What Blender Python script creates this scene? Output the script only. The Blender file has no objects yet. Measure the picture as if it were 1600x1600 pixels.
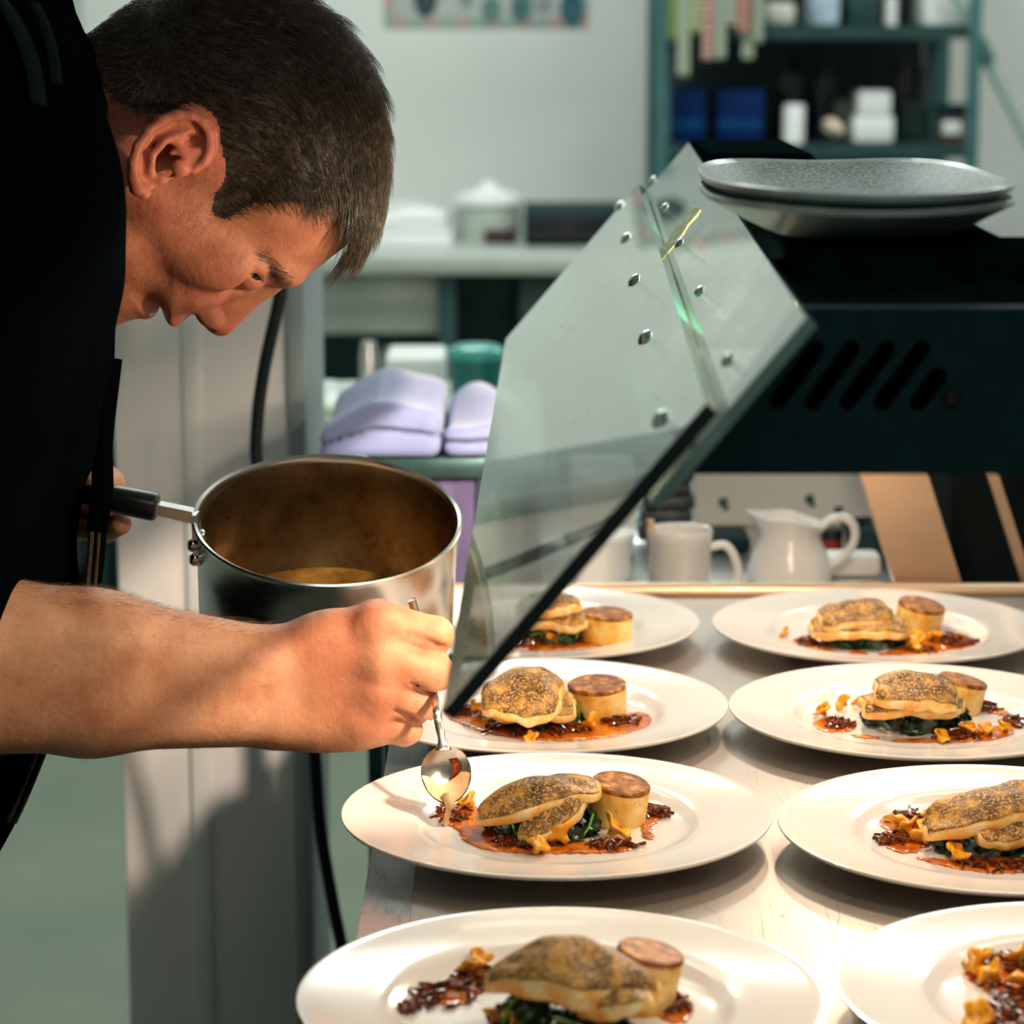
import bpy, bmesh, math, random
import numpy as np
from mathutils import Vector, Matrix, Euler

PITCH = math.radians(10.5); FPX = 4260.0
TZ = 0.900                      # pass table top
RIM = TZ + 0.022                # plate rims
H = RIM + 0.522                 # lens height
CAM = Vector((0, 0, H))
FW = Vector((0, math.cos(PITCH), -math.sin(PITCH)))
UP = Vector((0, math.sin(PITCH), math.cos(PITCH)))
def ray(px, py): return FW + Vector((1, 0, 0)) * ((px - 800) / FPX) + UP * ((800 - py) / FPX)
def P(px, py, Y): d = ray(px, py); return CAM + d * (Y / d.y)
def PZ(px, py, z): d = ray(px, py); return CAM + d * ((z - H) / d.z)

scene = bpy.context.scene
COL = scene.collection
R = math.radians

# ------------------------------------------------------------------ object helpers
WL = {}
def T(name, label, cat, loc=(0, 0, 0), group=None, kind=None):
    o = bpy.data.objects.new(name, None); COL.objects.link(o)
    o.location = loc; o.empty_display_size = 0.02
    WL[o.name] = Vector(loc)
    o['label'] = label; o['category'] = cat
    if group: o['group'] = group
    if kind: o['kind'] = kind
    return o
def mk(name, me, m, parent=None, local=False):
    o = bpy.data.objects.new(name, me); COL.objects.link(o)
    if m is not None:
        for q in (m if isinstance(m, (list, tuple)) else [m]): me.materials.append(q)
    if parent is not None:
        o.parent = parent
        w = WL.get(parent.name, Vector((0, 0, 0)))
        if not local: me.transform(Matrix.Translation(-w))
        WL[o.name] = w
    return o
def solo(name, me, m, label, cat, group=None, kind=None, loc=None):
    """one-mesh thing; its origin goes to the bottom centre of its geometry"""
    if loc is None:
        co = np.empty(len(me.vertices) * 3, dtype=np.float32); me.vertices.foreach_get('co', co); co = co.reshape(-1, 3)
        lo, hi = co.min(0), co.max(0)
        loc = Vector(((lo[0] + hi[0]) / 2, (lo[1] + hi[1]) / 2, lo[2]))
        me.transform(Matrix.Translation(-loc))
    o = mk(name, me, m); o.location = loc
    WL[o.name] = Vector(loc)
    o['label'] = label; o['category'] = cat
    if group: o['group'] = group
    if kind: o['kind'] = kind
    return o
def struct(name, me, m):
    o = mk(name, me, m); o['kind'] = 'structure'; return o
def me_from(V, F, name='mesh', smooth=True):
    me = bpy.data.meshes.new(name)
    V = np.asarray(V, dtype=np.float32)
    if isinstance(F, np.ndarray):
        n, k = F.shape
        me.vertices.add(len(V)); me.vertices.foreach_set('co', V.ravel())
        me.loops.add(n * k); me.loops.foreach_set('vertex_index', F.astype(np.int32).ravel())
        me.polygons.add(n); me.polygons.foreach_set('loop_start', np.arange(0, n * k, k, dtype=np.int32))
        me.update(calc_edges=True); me.validate()
    else:
        me.from_pydata([tuple(v) for v in V], [], F); me.update()
    if smooth: me.polygons.foreach_set('use_smooth', [True] * len(me.polygons))
    return me
def bm_me(bm, smooth=False, bevel=0, seg=2, ang=30):
    if bevel:
        es = [e for e in bm.edges if len(e.link_faces) == 2 and e.calc_face_angle(0) > R(ang)]
        bmesh.ops.bevel(bm, geom=es, offset=bevel, segments=seg, affect='EDGES', profile=0.5, clamp_overlap=True)
    bmesh.ops.recalc_face_normals(bm, faces=bm.faces)
    me = bpy.data.meshes.new('mesh'); bm.to_mesh(me); bm.free()
    if smooth:
        me.polygons.foreach_set('use_smooth', [True] * len(me.polygons))
        me.set_sharp_from_angle(angle=R(40))
    return me
def box_bm(bm, lo, hi, rot=None, piv=None):
    c = [(a + b) / 2 for a, b in zip(lo, hi)]; s = [b - a for a, b in zip(lo, hi)]
    M = Matrix.Translation(c) @ Matrix.Diagonal((*s, 1))
    if rot is not None:
        pv = Vector(piv if piv else c)
        M = Matrix.Translation(pv) @ Euler(rot).to_matrix().to_4x4() @ Matrix.Translation(-pv) @ M
    bmesh.ops.create_cube(bm, size=1, matrix=M)
def box(lo, hi, bevel=0.0, rot=None, piv=None, seg=2):
    bm = bmesh.new(); box_bm(bm, lo, hi, rot, piv); return bm_me(bm, bevel > 0, bevel, seg)
def boxes(L, bevel=0.0):
    bm = bmesh.new()
    for b in L: box_bm(bm, *b)
    return bm_me(bm, bevel > 0, bevel)
def lathe(prof, n=48, close=False):
    """prof: list of (r, z); spun about z"""
    bm = bmesh.new(); rings = []
    for r, z in prof:
        if r < 1e-6: rings.append([bm.verts.new((0, 0, z))])
        else: rings.append([bm.verts.new((r * math.cos(2 * math.pi * i / n), r * math.sin(2 * math.pi * i / n), z)) for i in range(n)])
    pr = list(zip(rings[:-1], rings[1:]))
    if close: pr.append((rings[-1], rings[0]))
    for a, b in pr:
        for i in range(n):
            j = (i + 1) % n
            if len(a) == 1 and len(b) == 1: continue
            if len(a) == 1: bm.faces.new((a[0], b[i], b[j]))
            elif len(b) == 1: bm.faces.new((a[i], a[j], b[0]))
            else: bm.faces.new((a[i], a[j], b[j], b[i]))
    return bm_me(bm, True)
def frames(pts):
    pts = [Vector(p) for p in pts]; out = []; n0 = None
    for i, p in enumerate(pts):
        t = (pts[min(i + 1, len(pts) - 1)] - pts[max(i - 1, 0)]).normalized()
        if n0 is None:
            n0 = t.cross(Vector((0, 0, 1)))
            if n0.length < 1e-3: n0 = t.cross(Vector((0, 1, 0)))
            n0.normalize()
        n0 = (n0 - t * n0.dot(t)).normalized()
        out.append((p, t, n0, t.cross(n0)))
    return out
def tube_bm(bm, pts, rad, n=10, cap=True, flat=1.0):
    fr = frames(pts); rings = []
    for i, (p, t, a, b) in enumerate(fr):
        r = rad[i] if isinstance(rad, (list, tuple)) else rad
        rings.append([bm.verts.new(p + a * (r * math.cos(2 * math.pi * k / n)) + b * (r * flat * math.sin(2 * math.pi * k / n))) for k in range(n)])
    for r0, r1 in zip(rings[:-1], rings[1:]):
        for k in range(n):
            bm.faces.new((r0[k], r0[(k + 1) % n], r1[(k + 1) % n], r1[k]))
    if cap: bm.faces.new(rings[0][::-1]); bm.faces.new(rings[-1])
def tube(pts, rad, n=12, flat=1.0):
    bm = bmesh.new(); tube_bm(bm, pts, rad, n, True, flat); return bm_me(bm, True)
def spline(pts, k=8):
    pts = [Vector(p) for p in pts]; q = [pts[0] * 2 - pts[1]] + pts + [pts[-1] * 2 - pts[-2]]; out = []
    for i in range(1, len(q) - 2):
        for j in range(k):
            t = j / k; a, b, c, d = q[i - 1], q[i], q[i + 1], q[i + 2]
            out.append(0.5 * ((2 * b) + (c - a) * t + (2 * a - 5 * b + 4 * c - d) * t * t + (3 * b - a - 3 * c + d) * t ** 3))
    out.append(pts[-1]); return out
def prism(poly, axis_vec, bevel=0.0):
    """polygon of 3-D points pushed along a vector"""
    bm = bmesh.new(); v0 = [bm.verts.new(p) for p in poly]; av = Vector(axis_vec)
    v1 = [bm.verts.new(Vector(p) + av) for p in poly]
    bm.faces.new(v0); bm.faces.new(v1[::-1]); n = len(poly)
    for i in range(n): bm.faces.new((v0[i], v1[i], v1[(i + 1) % n], v0[(i + 1) % n]))
    return bm_me(bm, bevel > 0, bevel)

# ------------------------------------------------------------------ signed distance modelling
def surfnets(F, o, h):
    s = F < 0
    c = np.zeros(tuple(n - 1 for n in F.shape), dtype=np.int8)
    for i in (0, 1):
        for j in (0, 1):
            for k in (0, 1):
                c += s[i:F.shape[0] - 1 + i, j:F.shape[1] - 1 + j, k:F.shape[2] - 1 + k]
    act = (c > 0) & (c < 8); ai = np.argwhere(act)
    S = np.zeros((len(ai), 3)); N = np.zeros(len(ai))
    cor = [(i, j, k) for i in (0, 1) for j in (0, 1) for k in (0, 1)]
    for a in cor:
        for ax in range(3):
            if a[ax]: continue
            b = list(a); b[ax] = 1
            Fa = F[ai[:, 0] + a[0], ai[:, 1] + a[1], ai[:, 2] + a[2]]; Fb = F[ai[:, 0] + b[0], ai[:, 1] + b[1], ai[:, 2] + b[2]]
            m = (Fa < 0) != (Fb < 0); t = np.where(m, Fa / np.where(m, Fa - Fb, 1), 0)
            p = np.array(a, float)[None, :].repeat(len(ai), 0); p[:, ax] += t
            S += p * m[:, None]; N += m
    V = (ai + S / N[:, None]) * h + np.asarray(o)
    idx = -np.ones(act.shape, dtype=np.int32); idx[act] = np.arange(len(ai))
    Q = []
    for ax in range(3):
        u, v = (ax + 1) % 3, (ax + 2) % 3
        a = [slice(1, -1)] * 3; b = [slice(1, -1)] * 3; a[ax] = slice(0, -1); b[ax] = slice(1, None)
        sa, sb = s[tuple(a)], s[tuple(b)]
        e = np.argwhere(sa != sb); ins = sa[tuple(e.T)]
        e = e + 1; e[:, ax] -= 1
        def cell(du, dv):
            q = e.copy(); q[:, u] += du; q[:, v] += dv; return idx[tuple(q.T)]
        q = np.stack([cell(-1, -1), cell(0, -1), cell(0, 0), cell(-1, 0)], 1)
        q[~ins] = q[~ins][:, ::-1]; Q.append(q)
    return V, np.concatenate(Q)
def smooth_mesh(V, Q, it=2, lam=0.5):
    E = np.concatenate([Q[:, [0, 1]], Q[:, [1, 2]], Q[:, [2, 3]], Q[:, [3, 0]]])
    for _ in range(it):
        A = np.zeros_like(V); n = np.zeros(len(V))
        for k in range(3):
            A[:, k] = np.bincount(E[:, 0], V[E[:, 1], k], len(V)) + np.bincount(E[:, 1], V[E[:, 0], k], len(V))
        n = np.bincount(E[:, 0], minlength=len(V)) + np.bincount(E[:, 1], minlength=len(V))
        V = V + lam * (A / n[:, None] - V)
    return V
class Vol:
    def __init__(s, lo, hi, h):
        s.lo = np.array(lo, float); s.h = h
        n = np.ceil((np.array(hi) - s.lo) / h).astype(int) + 1
        ax = [(s.lo[i] + np.arange(n[i]) * h).astype(np.float32) for i in range(3)]
        s.ax = ax; s.X, s.Y, s.Z = ax[0][:, None, None], ax[1][None, :, None], ax[2][None, None, :]
        s.F = np.full(tuple(n), 1.0, dtype=np.float32)
    def rc(s, a, b, ra, rb, fy=1.0):
        a, b = Vector(a), Vector(b); d = b - a; L = max(d.dot(d), 1e-12)
        x, y, z = s.X - a.x, (s.Y - a.y), s.Z - a.z
        t = np.clip((x * d.x + y * d.y + z * d.z) / L, 0, 1)
        q = np.sqrt((x - t * d.x) ** 2 + ((y - t * d.y) / fy) ** 2 + (z - t * d.z) ** 2)
        return q - (ra + t * (rb - ra))
    def ell(s, c, r, rot=None):
        x, y, z = s.X - c[0], s.Y - c[1], s.Z - c[2]
        if rot is not None:
            M = Euler(rot).to_matrix().transposed()
            x, y, z = (M[0][0] * x + M[0][1] * y + M[0][2] * z), (M[1][0] * x + M[1][1] * y + M[1][2] * z), (M[2][0] * x + M[2][1] * y + M[2][2] * z)
        k = np.sqrt((x / r[0]) ** 2 + (y / r[1]) ** 2 + (z / r[2]) ** 2)
        g = np.sqrt((x / r[0] ** 2) ** 2 + (y / r[1] ** 2) ** 2 + (z / r[2] ** 2) ** 2) + 1e-9
        return k * (k - 1) / g
    def chain(s, pts, rad, k=0.004, fy=1.0):
        D = None
        for i in range(len(pts) - 1):
            d = s.rc(pts[i], pts[i + 1], rad[i], rad[i + 1], fy)
            D = d if D is None else smin(D, d, k)
        return D
    def add(s, d, k=0.0): s.F = smin(s.F, d, k)
    def cut(s, d, k=0.0): s.F = -smin(-s.F, d, k)
    def mesh(s, it=2):
        V, Q = surfnets(s.F, s.lo, s.h)
        # keep real pieces only: drop stray crumbs of a few cells
        lab = np.arange(len(V)); e = np.concatenate([Q[:, [0, 1]], Q[:, [1, 2]], Q[:, [2, 3]], Q[:, [3, 0]]])
        while True:
            m = np.minimum(lab[e[:, 0]], lab[e[:, 1]]); new = lab.copy()
            np.minimum.at(new, e[:, 0], m); np.minimum.at(new, e[:, 1], m); new = new[new]; new = new[new]
            if (new == lab).all(): break
            lab = new
        cnt = np.bincount(lab, minlength=len(V)); keep = cnt[lab] >= max(60, cnt.max() * .02)
        used = np.zeros(len(V), bool); Q = Q[keep[Q[:, 0]]]; used[Q.ravel()] = True
        rm = np.cumsum(used) - 1; V = V[used]; Q = rm[Q].astype(np.int32)
        return (smooth_mesh(V, Q, it) if it else V), Q
def smin(a, b, k):
    if k <= 0: return np.minimum(a, b)
    h = np.clip(0.5 + 0.5 * (b - a) / k, 0, 1)
    return b + (a - b) * h - k * h * (1 - h)
def polysdf(poly, U, Vv):
    """signed distance (negative inside) of a 2-D polygon on arrays U, Vv"""
    d = np.full(np.broadcast(U, Vv).shape, 1e9); ins = np.zeros(d.shape, bool); n = len(poly)
    for i in range(n):
        ax, ay = poly[i]; bx, by = poly[(i + 1) % n]
        ex, ey = bx - ax, by - ay; wx, wy = U - ax, Vv - ay
        t = np.clip((wx * ex + wy * ey) / max(ex * ex + ey * ey, 1e-14), 0, 1)
        d = np.minimum(d, (wx - t * ex) ** 2 + (wy - t * ey) ** 2)
        c = ((ay > Vv) != (by > Vv)) & (U < (bx - ax) * (Vv - ay) / ((by - ay) if abs(by - ay) > 1e-12 else 1e-12) + ax)
        ins ^= c
    d = np.sqrt(d); return np.where(ins, -d, d)
def cr2(poly, k=4):
    """closed smooth curve through 2-D points"""
    n = len(poly); out = []
    for i in range(n):
        a, b, c, d = (np.array(poly[(i + j) % n], float) for j in (-1, 0, 1, 2))
        for j in range(k):
            t = j / k
            out.append(tuple(0.5 * ((2 * b) + (c - a) * t + (2 * a - 5 * b + 4 * c - d) * t * t + (3 * b - a - 3 * c + d) * t ** 3)))
    return out

# ------------------------------------------------------------------ materials
def lin(r, g, b):
    f = lambda c: (c / 255 / 12.92) if c / 255 <= 0.04045 else ((c / 255 + 0.055) / 1.055) ** 2.4
    return (f(r), f(g), f(b), 1)
class NT:
    def __init__(s, name):
        s.m = bpy.data.materials.new(name); s.m.use_nodes = True
        s.t = s.m.node_tree; s.n = s.t.nodes; s.l = s.t.links
        s.b = s.n['Principled BSDF']; s.out = s.n['Material Output']
    def node(s, typ, **kw):
        q = s.n.new(typ)
        for k, v in kw.items():
            if k in q.inputs: q.inputs[k].default_value = v
            else: setattr(q, k, v)
        return q
    def link(s, a, b): s.l.new(a, b)
    def coord(s, kind='Object', scale=(1, 1, 1), rot=(0, 0, 0)):
        tc = s.node('ShaderNodeTexCoord'); mp = s.node('ShaderNodeMapping')
        mp.inputs['Scale'].default_value = scale; mp.inputs['Rotation'].default_value = rot
        s.link(tc.outputs[kind], mp.inputs['Vector']); return mp.outputs['Vector']
    def noise(s, vec, scale, detail=4, rough=0.55, dist=0.0):
        q = s.node('ShaderNodeTexNoise', Scale=scale, Detail=detail, Roughness=rough, Distortion=dist)
        s.link(vec, q.inputs['Vector']); return q.outputs['Fac']
    def ramp(s, fac, stops):
        q = s.node('ShaderNodeValToRGB'); e = q.color_ramp.elements
        while len(e) < len(stops): e.new(0.5)
        for i, (p, c) in enumerate(stops): e[i].position = p; e[i].color = c
        s.link(fac, q.inputs['Fac']); return q.outputs['Color']
    def mix(s, fac, a, b, blend='MIX'):
        q = s.node('ShaderNodeMix', data_type='RGBA', blend_type=blend)
        for v, i in ((fac, 0), (a, 6), (b, 7)):
            if hasattr(v, 'is_linked'): s.link(v, q.inputs[i])
            else: q.inputs[i].default_value = v
        return q.outputs[2]
    def math(s, op, a, b=0.0, c=0.0):
        q = s.node('ShaderNodeMath', operation=op)
        for i, v in enumerate((a, b, c)):
            if hasattr(v, 'is_linked'): s.link(v, q.inputs[i])
            else: q.inputs[i].default_value = v
        return q.outputs[0]
    def bump(s, h, strength=0.3, dist=0.001, to=None):
        q = s.node('ShaderNodeBump', Strength=strength, Distance=dist)
        s.link(h, q.inputs['Height']); s.link(q.outputs['Normal'], (to or s.b).inputs['Normal']); return q
    def set(s, **kw):
        for k, v in kw.items():
            k = k.replace('_', ' ')
            if hasattr(v, 'is_linked'): s.link(v, s.b.inputs[k])
            else: s.b.inputs[k].default_value = v
        return s
def simple(name, col, rough=0.5, metal=0.0, var=0.08, scale=20, bump=0.0, **kw):
    t = NT(name); vec = t.coord('Object'); n = t.noise(vec, scale)
    a = tuple(max(0, c * (1 - var)) for c in col[:3]) + (1,); b = tuple(min(1, c * (1 + var)) for c in col[:3]) + (1,)
    t.set(Base_Color=t.ramp(n, [(0.3, a), (0.7, b)]), Roughness=rough, Metallic=metal, **kw)
    if bump: t.bump(n, bump, 0.002)
    return t.m
# ================================================================== MATERIALS
def m_steel(name, base=(0.62, 0.6, 0.57, 1), rough=0.36, sc=(3, 160, 3), metal=1.0, scratch=True):
    t = NT(name); v = t.coord('Object', sc); n = t.noise(v, 6, 5, 0.6)
    v2 = t.coord('Object'); sm = t.noise(v2, 9, 4, 0.6)
    r = t.math('ADD', t.math('MULTIPLY', n, 0.16), t.math('ADD', t.math('MULTIPLY', sm, 0.22), rough - 0.19))
    h = n
    if scratch:
        w = []
        for i, (a, s) in enumerate(((0.5, 42), (1.9, 37), (2.7, 51))):
            vv = t.coord('Object', (1, 0.04, 1), (0, 0, a)); q = t.noise(vv, s * 1.5, 1.5, 0.4, 0.1)
            w.append(t.math('LESS_THAN', t.math('ABSOLUTE', t.math('SUBTRACT', q, 0.5)), 0.0016))
        sc_ = t.math('MAXIMUM', t.math('MAXIMUM', w[0], w[1]), w[2])
        mask = t.math('GREATER_THAN', t.noise(v2, 11, 3), 0.50)
        sc_ = t.math('MULTIPLY', sc_, mask)
        h = t.math('SUBTRACT', t.math('MULTIPLY', n, 0.25), sc_)
        col = t.mix(t.math('MULTIPLY', sc_, 0.42), t.mix(sm, tuple(c * 0.86 for c in base[:3]) + (1,), base), (0.13, 0.12, 0.11, 1))
        t.set(Base_Color=col)
        r = t.math('ADD', r, t.math('MULTIPLY', sc_, 0.2))
    else: t.set(Base_Color=base)
    t.set(Metallic=metal, Roughness=r); t.bump(h, 0.16, 0.0006); return t.m
M = {}
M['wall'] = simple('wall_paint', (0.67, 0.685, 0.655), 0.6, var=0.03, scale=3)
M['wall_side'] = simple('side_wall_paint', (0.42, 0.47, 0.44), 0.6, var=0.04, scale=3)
M['ceil'] = simple('ceiling_paint', (0.75, 0.77, 0.75), 0.8, var=0.02)
t = NT('vinyl_floor'); v = t.coord('Object'); n1 = t.noise(v, 2.2, 5, 0.6); n2 = t.noise(v, 40, 3, 0.7)
t.set(Base_Color=t.mix(t.math('MULTIPLY', n2, 0.4), t.ramp(n1, [(0.3, (0.125, 0.175, 0.125, 1)), (0.7, (0.20, 0.235, 0.175, 1))]), (0.25, 0.27, 0.21, 1)), Roughness=0.45)
M['floor'] = t.m
M['table'] = m_steel('table_steel', (0.50, 0.46, 0.42, 1), 0.50, (150, 3, 3), 0.9)
M['edge'] = m_steel('table_edge_steel', (0.72, 0.82, 0.86, 1), 0.30, (60, 8, 3), 0.95)
M['steel'] = m_steel('brushed_steel', (0.62, 0.63, 0.62, 1), 0.30, (3, 3, 120), 1.0, False)
M['lamplit_steel'] = m_steel('lamplit_leg_steel', (0.78, 0.54, 0.36, 1), 0.42, (8, 3, 26), 1.0, False)  # copper base colour carries warm lamp light reflected on plain steel
M['dsteel'] = simple('dark_teal_steel', (0.035, 0.085, 0.085), 0.4, 0.6, 0.2)
M['chrome'] = simple('chrome', (0.75, 0.78, 0.78), 0.08, 1.0, 0.02)
M['black'] = simple('black_powder_coat', (0.0075, 0.0270, 0.0310), 0.55, 0, 0.12, 60, Specular_IOR_Level=0.08)
M['matte'] = simple('matte_black_top', (0.0035, 0.0085, 0.0095), 0.9, 0, 0.2, 40, Specular_IOR_Level=0.0)
M['void'] = simple('vent_black', (0.0008, 0.001, 0.001), 1.0, Specular_IOR_Level=0.0)
M['blackgloss'] = simple('black_plastic', (0.008, 0.009, 0.010), 0.28)
M['rubber'] = simple('black_rubber', (0.005, 0.009, 0.010), 0.6, Specular_IOR_Level=0.2)
t = NT('porcelain'); v = t.coord('Object')
t.set(Base_Color=(0.80, 0.775, 0.74, 1), Roughness=0.16, Coat_Weight=0.3, Coat_Roughness=0.05); t.bump(t.noise(v, 30, 2), 0.02, 0.001)
M['plate'] = t.m
M['white'] = simple('white_ceramic', (0.78, 0.78, 0.77), 0.2, var=0.02)
M['wplastic'] = simple('white_plastic', (0.70, 0.72, 0.70), 0.4, var=0.03)
M['paper'] = simple('paper_white', (0.72, 0.74, 0.72), 0.7, var=0.03)
M['pillar'] = simple('white_cladding', (0.76, 0.745, 0.735), 0.5, var=0.02, scale=5)
M['greenedge'] = simple('green_glass_edge', (0.012, 0.13, 0.085), 0.12, var=0.35, scale=30)
M['paleedge'] = simple('pale_glass_edge', (0.17, 0.28, 0.25), 0.2, var=0.2, scale=30)
M['blackedge'] = simple('dark_glass_edge', (0.004, 0.012, 0.011), 0.25, var=0.2)

# clear pane: mirror reflection by angle over a transparent body, with a thin film of grease and scratches
t = NT('clear_glass'); t.n.remove(t.b)
lw = t.node('ShaderNodeLayerWeight', Blend=0.5)
fr = t.math('ADD', t.math('MULTIPLY', t.math('POWER', lw.outputs['Facing'], 2.8), 0.96), 0.04)
tr = t.node('ShaderNodeBsdfTransparent'); tr.inputs['Color'].default_value = (0.93, 0.975, 0.955, 1)
gl = t.node('ShaderNodeBsdfGlossy', Roughness=0.012); gl.inputs['Color'].default_value = (0.97, 1, 0.985, 1)
df = t.node('ShaderNodeBsdfDiffuse'); df.inputs['Color'].default_value = (0.55, 0.6, 0.57, 1)
mx = t.node('ShaderNodeMixShader'); t.link(fr, mx.inputs[0]); t.link(tr.outputs[0], mx.inputs[1]); t.link(gl.outputs[0], mx.inputs[2])
v = t.coord('Object', (1, 0.12, 1), (0.0, 0.0, 0.25)); sc = t.noise(v, 260, 3, 0.6, 0.5)
sm = t.noise(t.coord('Object'), 6, 4, 0.6)
g = t.math('MULTIPLY', t.math('MULTIPLY', t.math('GREATER_THAN', sc, 0.68), t.math('GREATER_THAN', sm, 0.47)), 0.22)
g = t.math('ADD', g, t.math('MULTIPLY', sm, 0.05))
mx2 = t.node('ShaderNodeMixShader'); t.link(g, mx2.inputs[0]); t.link(mx.outputs[0], mx2.inputs[1]); t.link(df.outputs[0], mx2.inputs[2])
t.link(mx2.outputs[0], t.out.inputs['Surface']); M['glass'] = t.m

# speckled grey stoneware
t = NT('speckled_stoneware'); v = t.coord('Object'); n1 = t.noise(v, 430, 2, 0.5); n2 = t.noise(v, 22, 3)
spk = t.ramp(n1, [(0.44, (0.36, 0.44, 0.42, 1)), (0.56, (0.030, 0.060, 0.060, 1))])
t.set(Base_Color=t.mix(t.math('MULTIPLY', n2, 0.35), spk, (0.13, 0.18, 0.175, 1)), Roughness=0.42, Specular_IOR_Level=.35); t.bump(n1, 0.25, 0.0005)
M['stone'] = t.m
M['stoneunder'] = simple('grey_glazed_underside', (0.50, 0.58, 0.55), 0.3, var=0.12, scale=25)
M['stonerim'] = simple('pale_glazed_rim', (0.40, 0.47, 0.45), 0.25, var=0.25, scale=40)

# ================================================================== ROOM
LW, RW, BW, FWALL, CE = -1.06, 3.2, 6.85, -1.6, 2.75
struct('floor', box((LW - .1, FWALL - .1, -0.1), (RW + .1, BW + .1, 0)), M['floor'])
struct('ceiling', box((LW - .1, FWALL - .1, CE), (RW + .1, BW + .1, CE + .1)), M['ceil'])
struct('wall_back', box((LW - .1, BW, 0), (RW + .1, BW + .1, CE)), M['wall'])
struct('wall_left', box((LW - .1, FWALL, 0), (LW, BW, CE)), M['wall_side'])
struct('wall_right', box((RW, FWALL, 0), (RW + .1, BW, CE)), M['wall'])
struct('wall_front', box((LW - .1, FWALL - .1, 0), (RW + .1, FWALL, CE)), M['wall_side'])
struct('baseboard_back', box((LW, BW - .012, 0), (RW, BW, .1), .003), M['dsteel'])
struct('baseboard_left', box((LW, FWALL, 0), (LW + .012, BW, .1), .003), M['dsteel'])

def X(px, Y, py=900): return P(px, py, Y).x
def Zc(py, Y): return P(800, py, Y).z

# clad pillar behind the chef
PY = 2.90
xl, xr = X(186, PY, 1000), X(462, PY, 1000)
struct('trim_1', boxes([((xl, PY, 0), (xr, PY + .26, 1.345))], .006), M['pillar'])
struct('trim_2', boxes([((X(292, PY), PY - .006, 0), (X(322, PY), PY + .001, 1.345))], .003), M['wplastic'])
struct('trim_3', boxes([((xr - .004, PY - .012, 0), (xr + .016, PY + .27, 1.36))], .004), simple('grey_corner_strip', (.30, .36, .36), .6))

# ================================================================== PASS TABLE
XE, XF = -0.062, -0.093
bm = bmesh.new()
tab = T('pass_table', 'long scratched stainless steel pass table under the white plates', 'table', (0.25, 1.7, 0))
prof = [(XE, TZ), (XF, TZ - .005), (XF - .001, TZ - .040), (XF + .003, TZ - .040), (XF + .004, TZ - .009), (XE, TZ - .006)]
mk('tabletop', box((XE, .85, TZ - .03), (.62, 2.50, TZ), .001), M['table'], tab)
mk('rolled_edge', prism([(x, .85, z) for x, z in prof], (0, 1.65, 0)), M['edge'], tab)
mk('rear_rail', tube([(XE, 2.507, TZ + .004), (.62, 2.507, TZ + .004)], .0075, 14), M['lamplit_steel'], tab)
for lx, ly in ((-.03, .95), (.57, .95), (-.03, 2.42), (.57, 2.42)):
    mk('leg', box((lx - .02, ly - .02, 0), (lx + .02, ly + .02, TZ - .03), .004), M['steel'], tab)
mk('undershelf', box((-.05, .93, .28), (.59, 2.45, .30), .003), M['steel'], tab)

# ================================================================== PLATES
def plate_me():
    pr = [(0, .0085), (.06, .0085), (.078, .0088), (.084, .0095), (.089, .0118), (.0925, .0148), (.096, .0162), (.104, .0168), (.120, .0185), (.136, .0208), (.1405, .0217),
          (.142, .0216), (.1422, .0205), (.1412, .0190), (.136, .0172), (.120, .0142), (.102, .0115), (.09, .0075), (.078, .003), (.076, 0), (.072, 0), (.070, .0035), (0, .004)]
    return lathe(pr, 128)
PL = {'L4': (.0263, 1.398), 'L3': (.0295, 1.737), 'L2': (.0228, 2.0225), 'L1': (.0205, 2.308),
      'R4': (.3185, 1.408), 'R3': (.3155, 1.706), 'R2': (.307, 2.006), 'R1': (.3150, 2.293)}
PLAB = {'L4': 'white rimmed dinner plate nearest the camera, in the left row below the spooned plate',
        'L3': 'white rimmed dinner plate directly under the tilted spoon in the left row',
        'L2': 'white rimmed dinner plate just behind the spooned plate, beside the chef\'s knuckles',
        'L1': 'white rimmed dinner plate at far end of left row, partly behind the glass pane',
        'R4': 'white rimmed dinner plate cut off by the bottom right corner, only mushrooms showing',
        'R3': 'white rimmed dinner plate second nearest in the right row, cut off by right edge',
        'R2': 'white rimmed dinner plate in right row with tall spinach mound under two fillets',
        'R1': 'white rimmed dinner plate at far end of right row, below the slanted steel leg'}
pm = plate_me(); pm.materials.append(M['plate'])
for k, (x, y) in PL.items():
    o = bpy.data.objects.new('dinner_plate', pm); COL.objects.link(o); o.location = (x, y, TZ)
    o['label'] = PLAB[k]; o['category'] = 'plate'; o['group'] = 'plated fish dishes on the pass'
FZ = TZ + .0085        # well floor

# ================================================================== HEATED GANTRY
GY0, GY1 = 1.30, 2.575
gan = T('heated_gantry', 'black heated pass gantry with slanted vents, carrying the grey stoneware plates', 'food warmer', (.35, 1.9, TZ))
zt, zb = Zc(481, GY0), Zc(741, GY0)
A_, B_ = P(1243, 481, GY0), P(1050, 741, GY0)
mk('end_panel', prism([(A_.x, GY0, zt), (.66, GY0, zt), (.66, GY0, zb), (B_.x, GY0, zb)], (0, .012, 0), .002), M['black'], gan)
CXL = .158
XS, YS = .268, 1.50
mk('canopy', boxes([((CXL, GY0 + .012, zt - .012), (XS, GY1 - .012, zt)), ((XS, GY0 + .012, zt - .012), (.66, YS, zt))]), M['matte'], gan)
mk('corner_plate', box((A_.x + .012, GY0 + .012, zt - .010), (CXL + .001, GY0 + .26, zt)), M['matte'], gan)
mk('far_panel', prism([(CXL, GY1 - .012, zt), (.37, GY1 - .012, zt), (.37, GY1 - .012, zb + .03), (CXL, GY1 - .012, zb + .03)], (0, .012, 0)), M['black'], gan)
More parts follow.
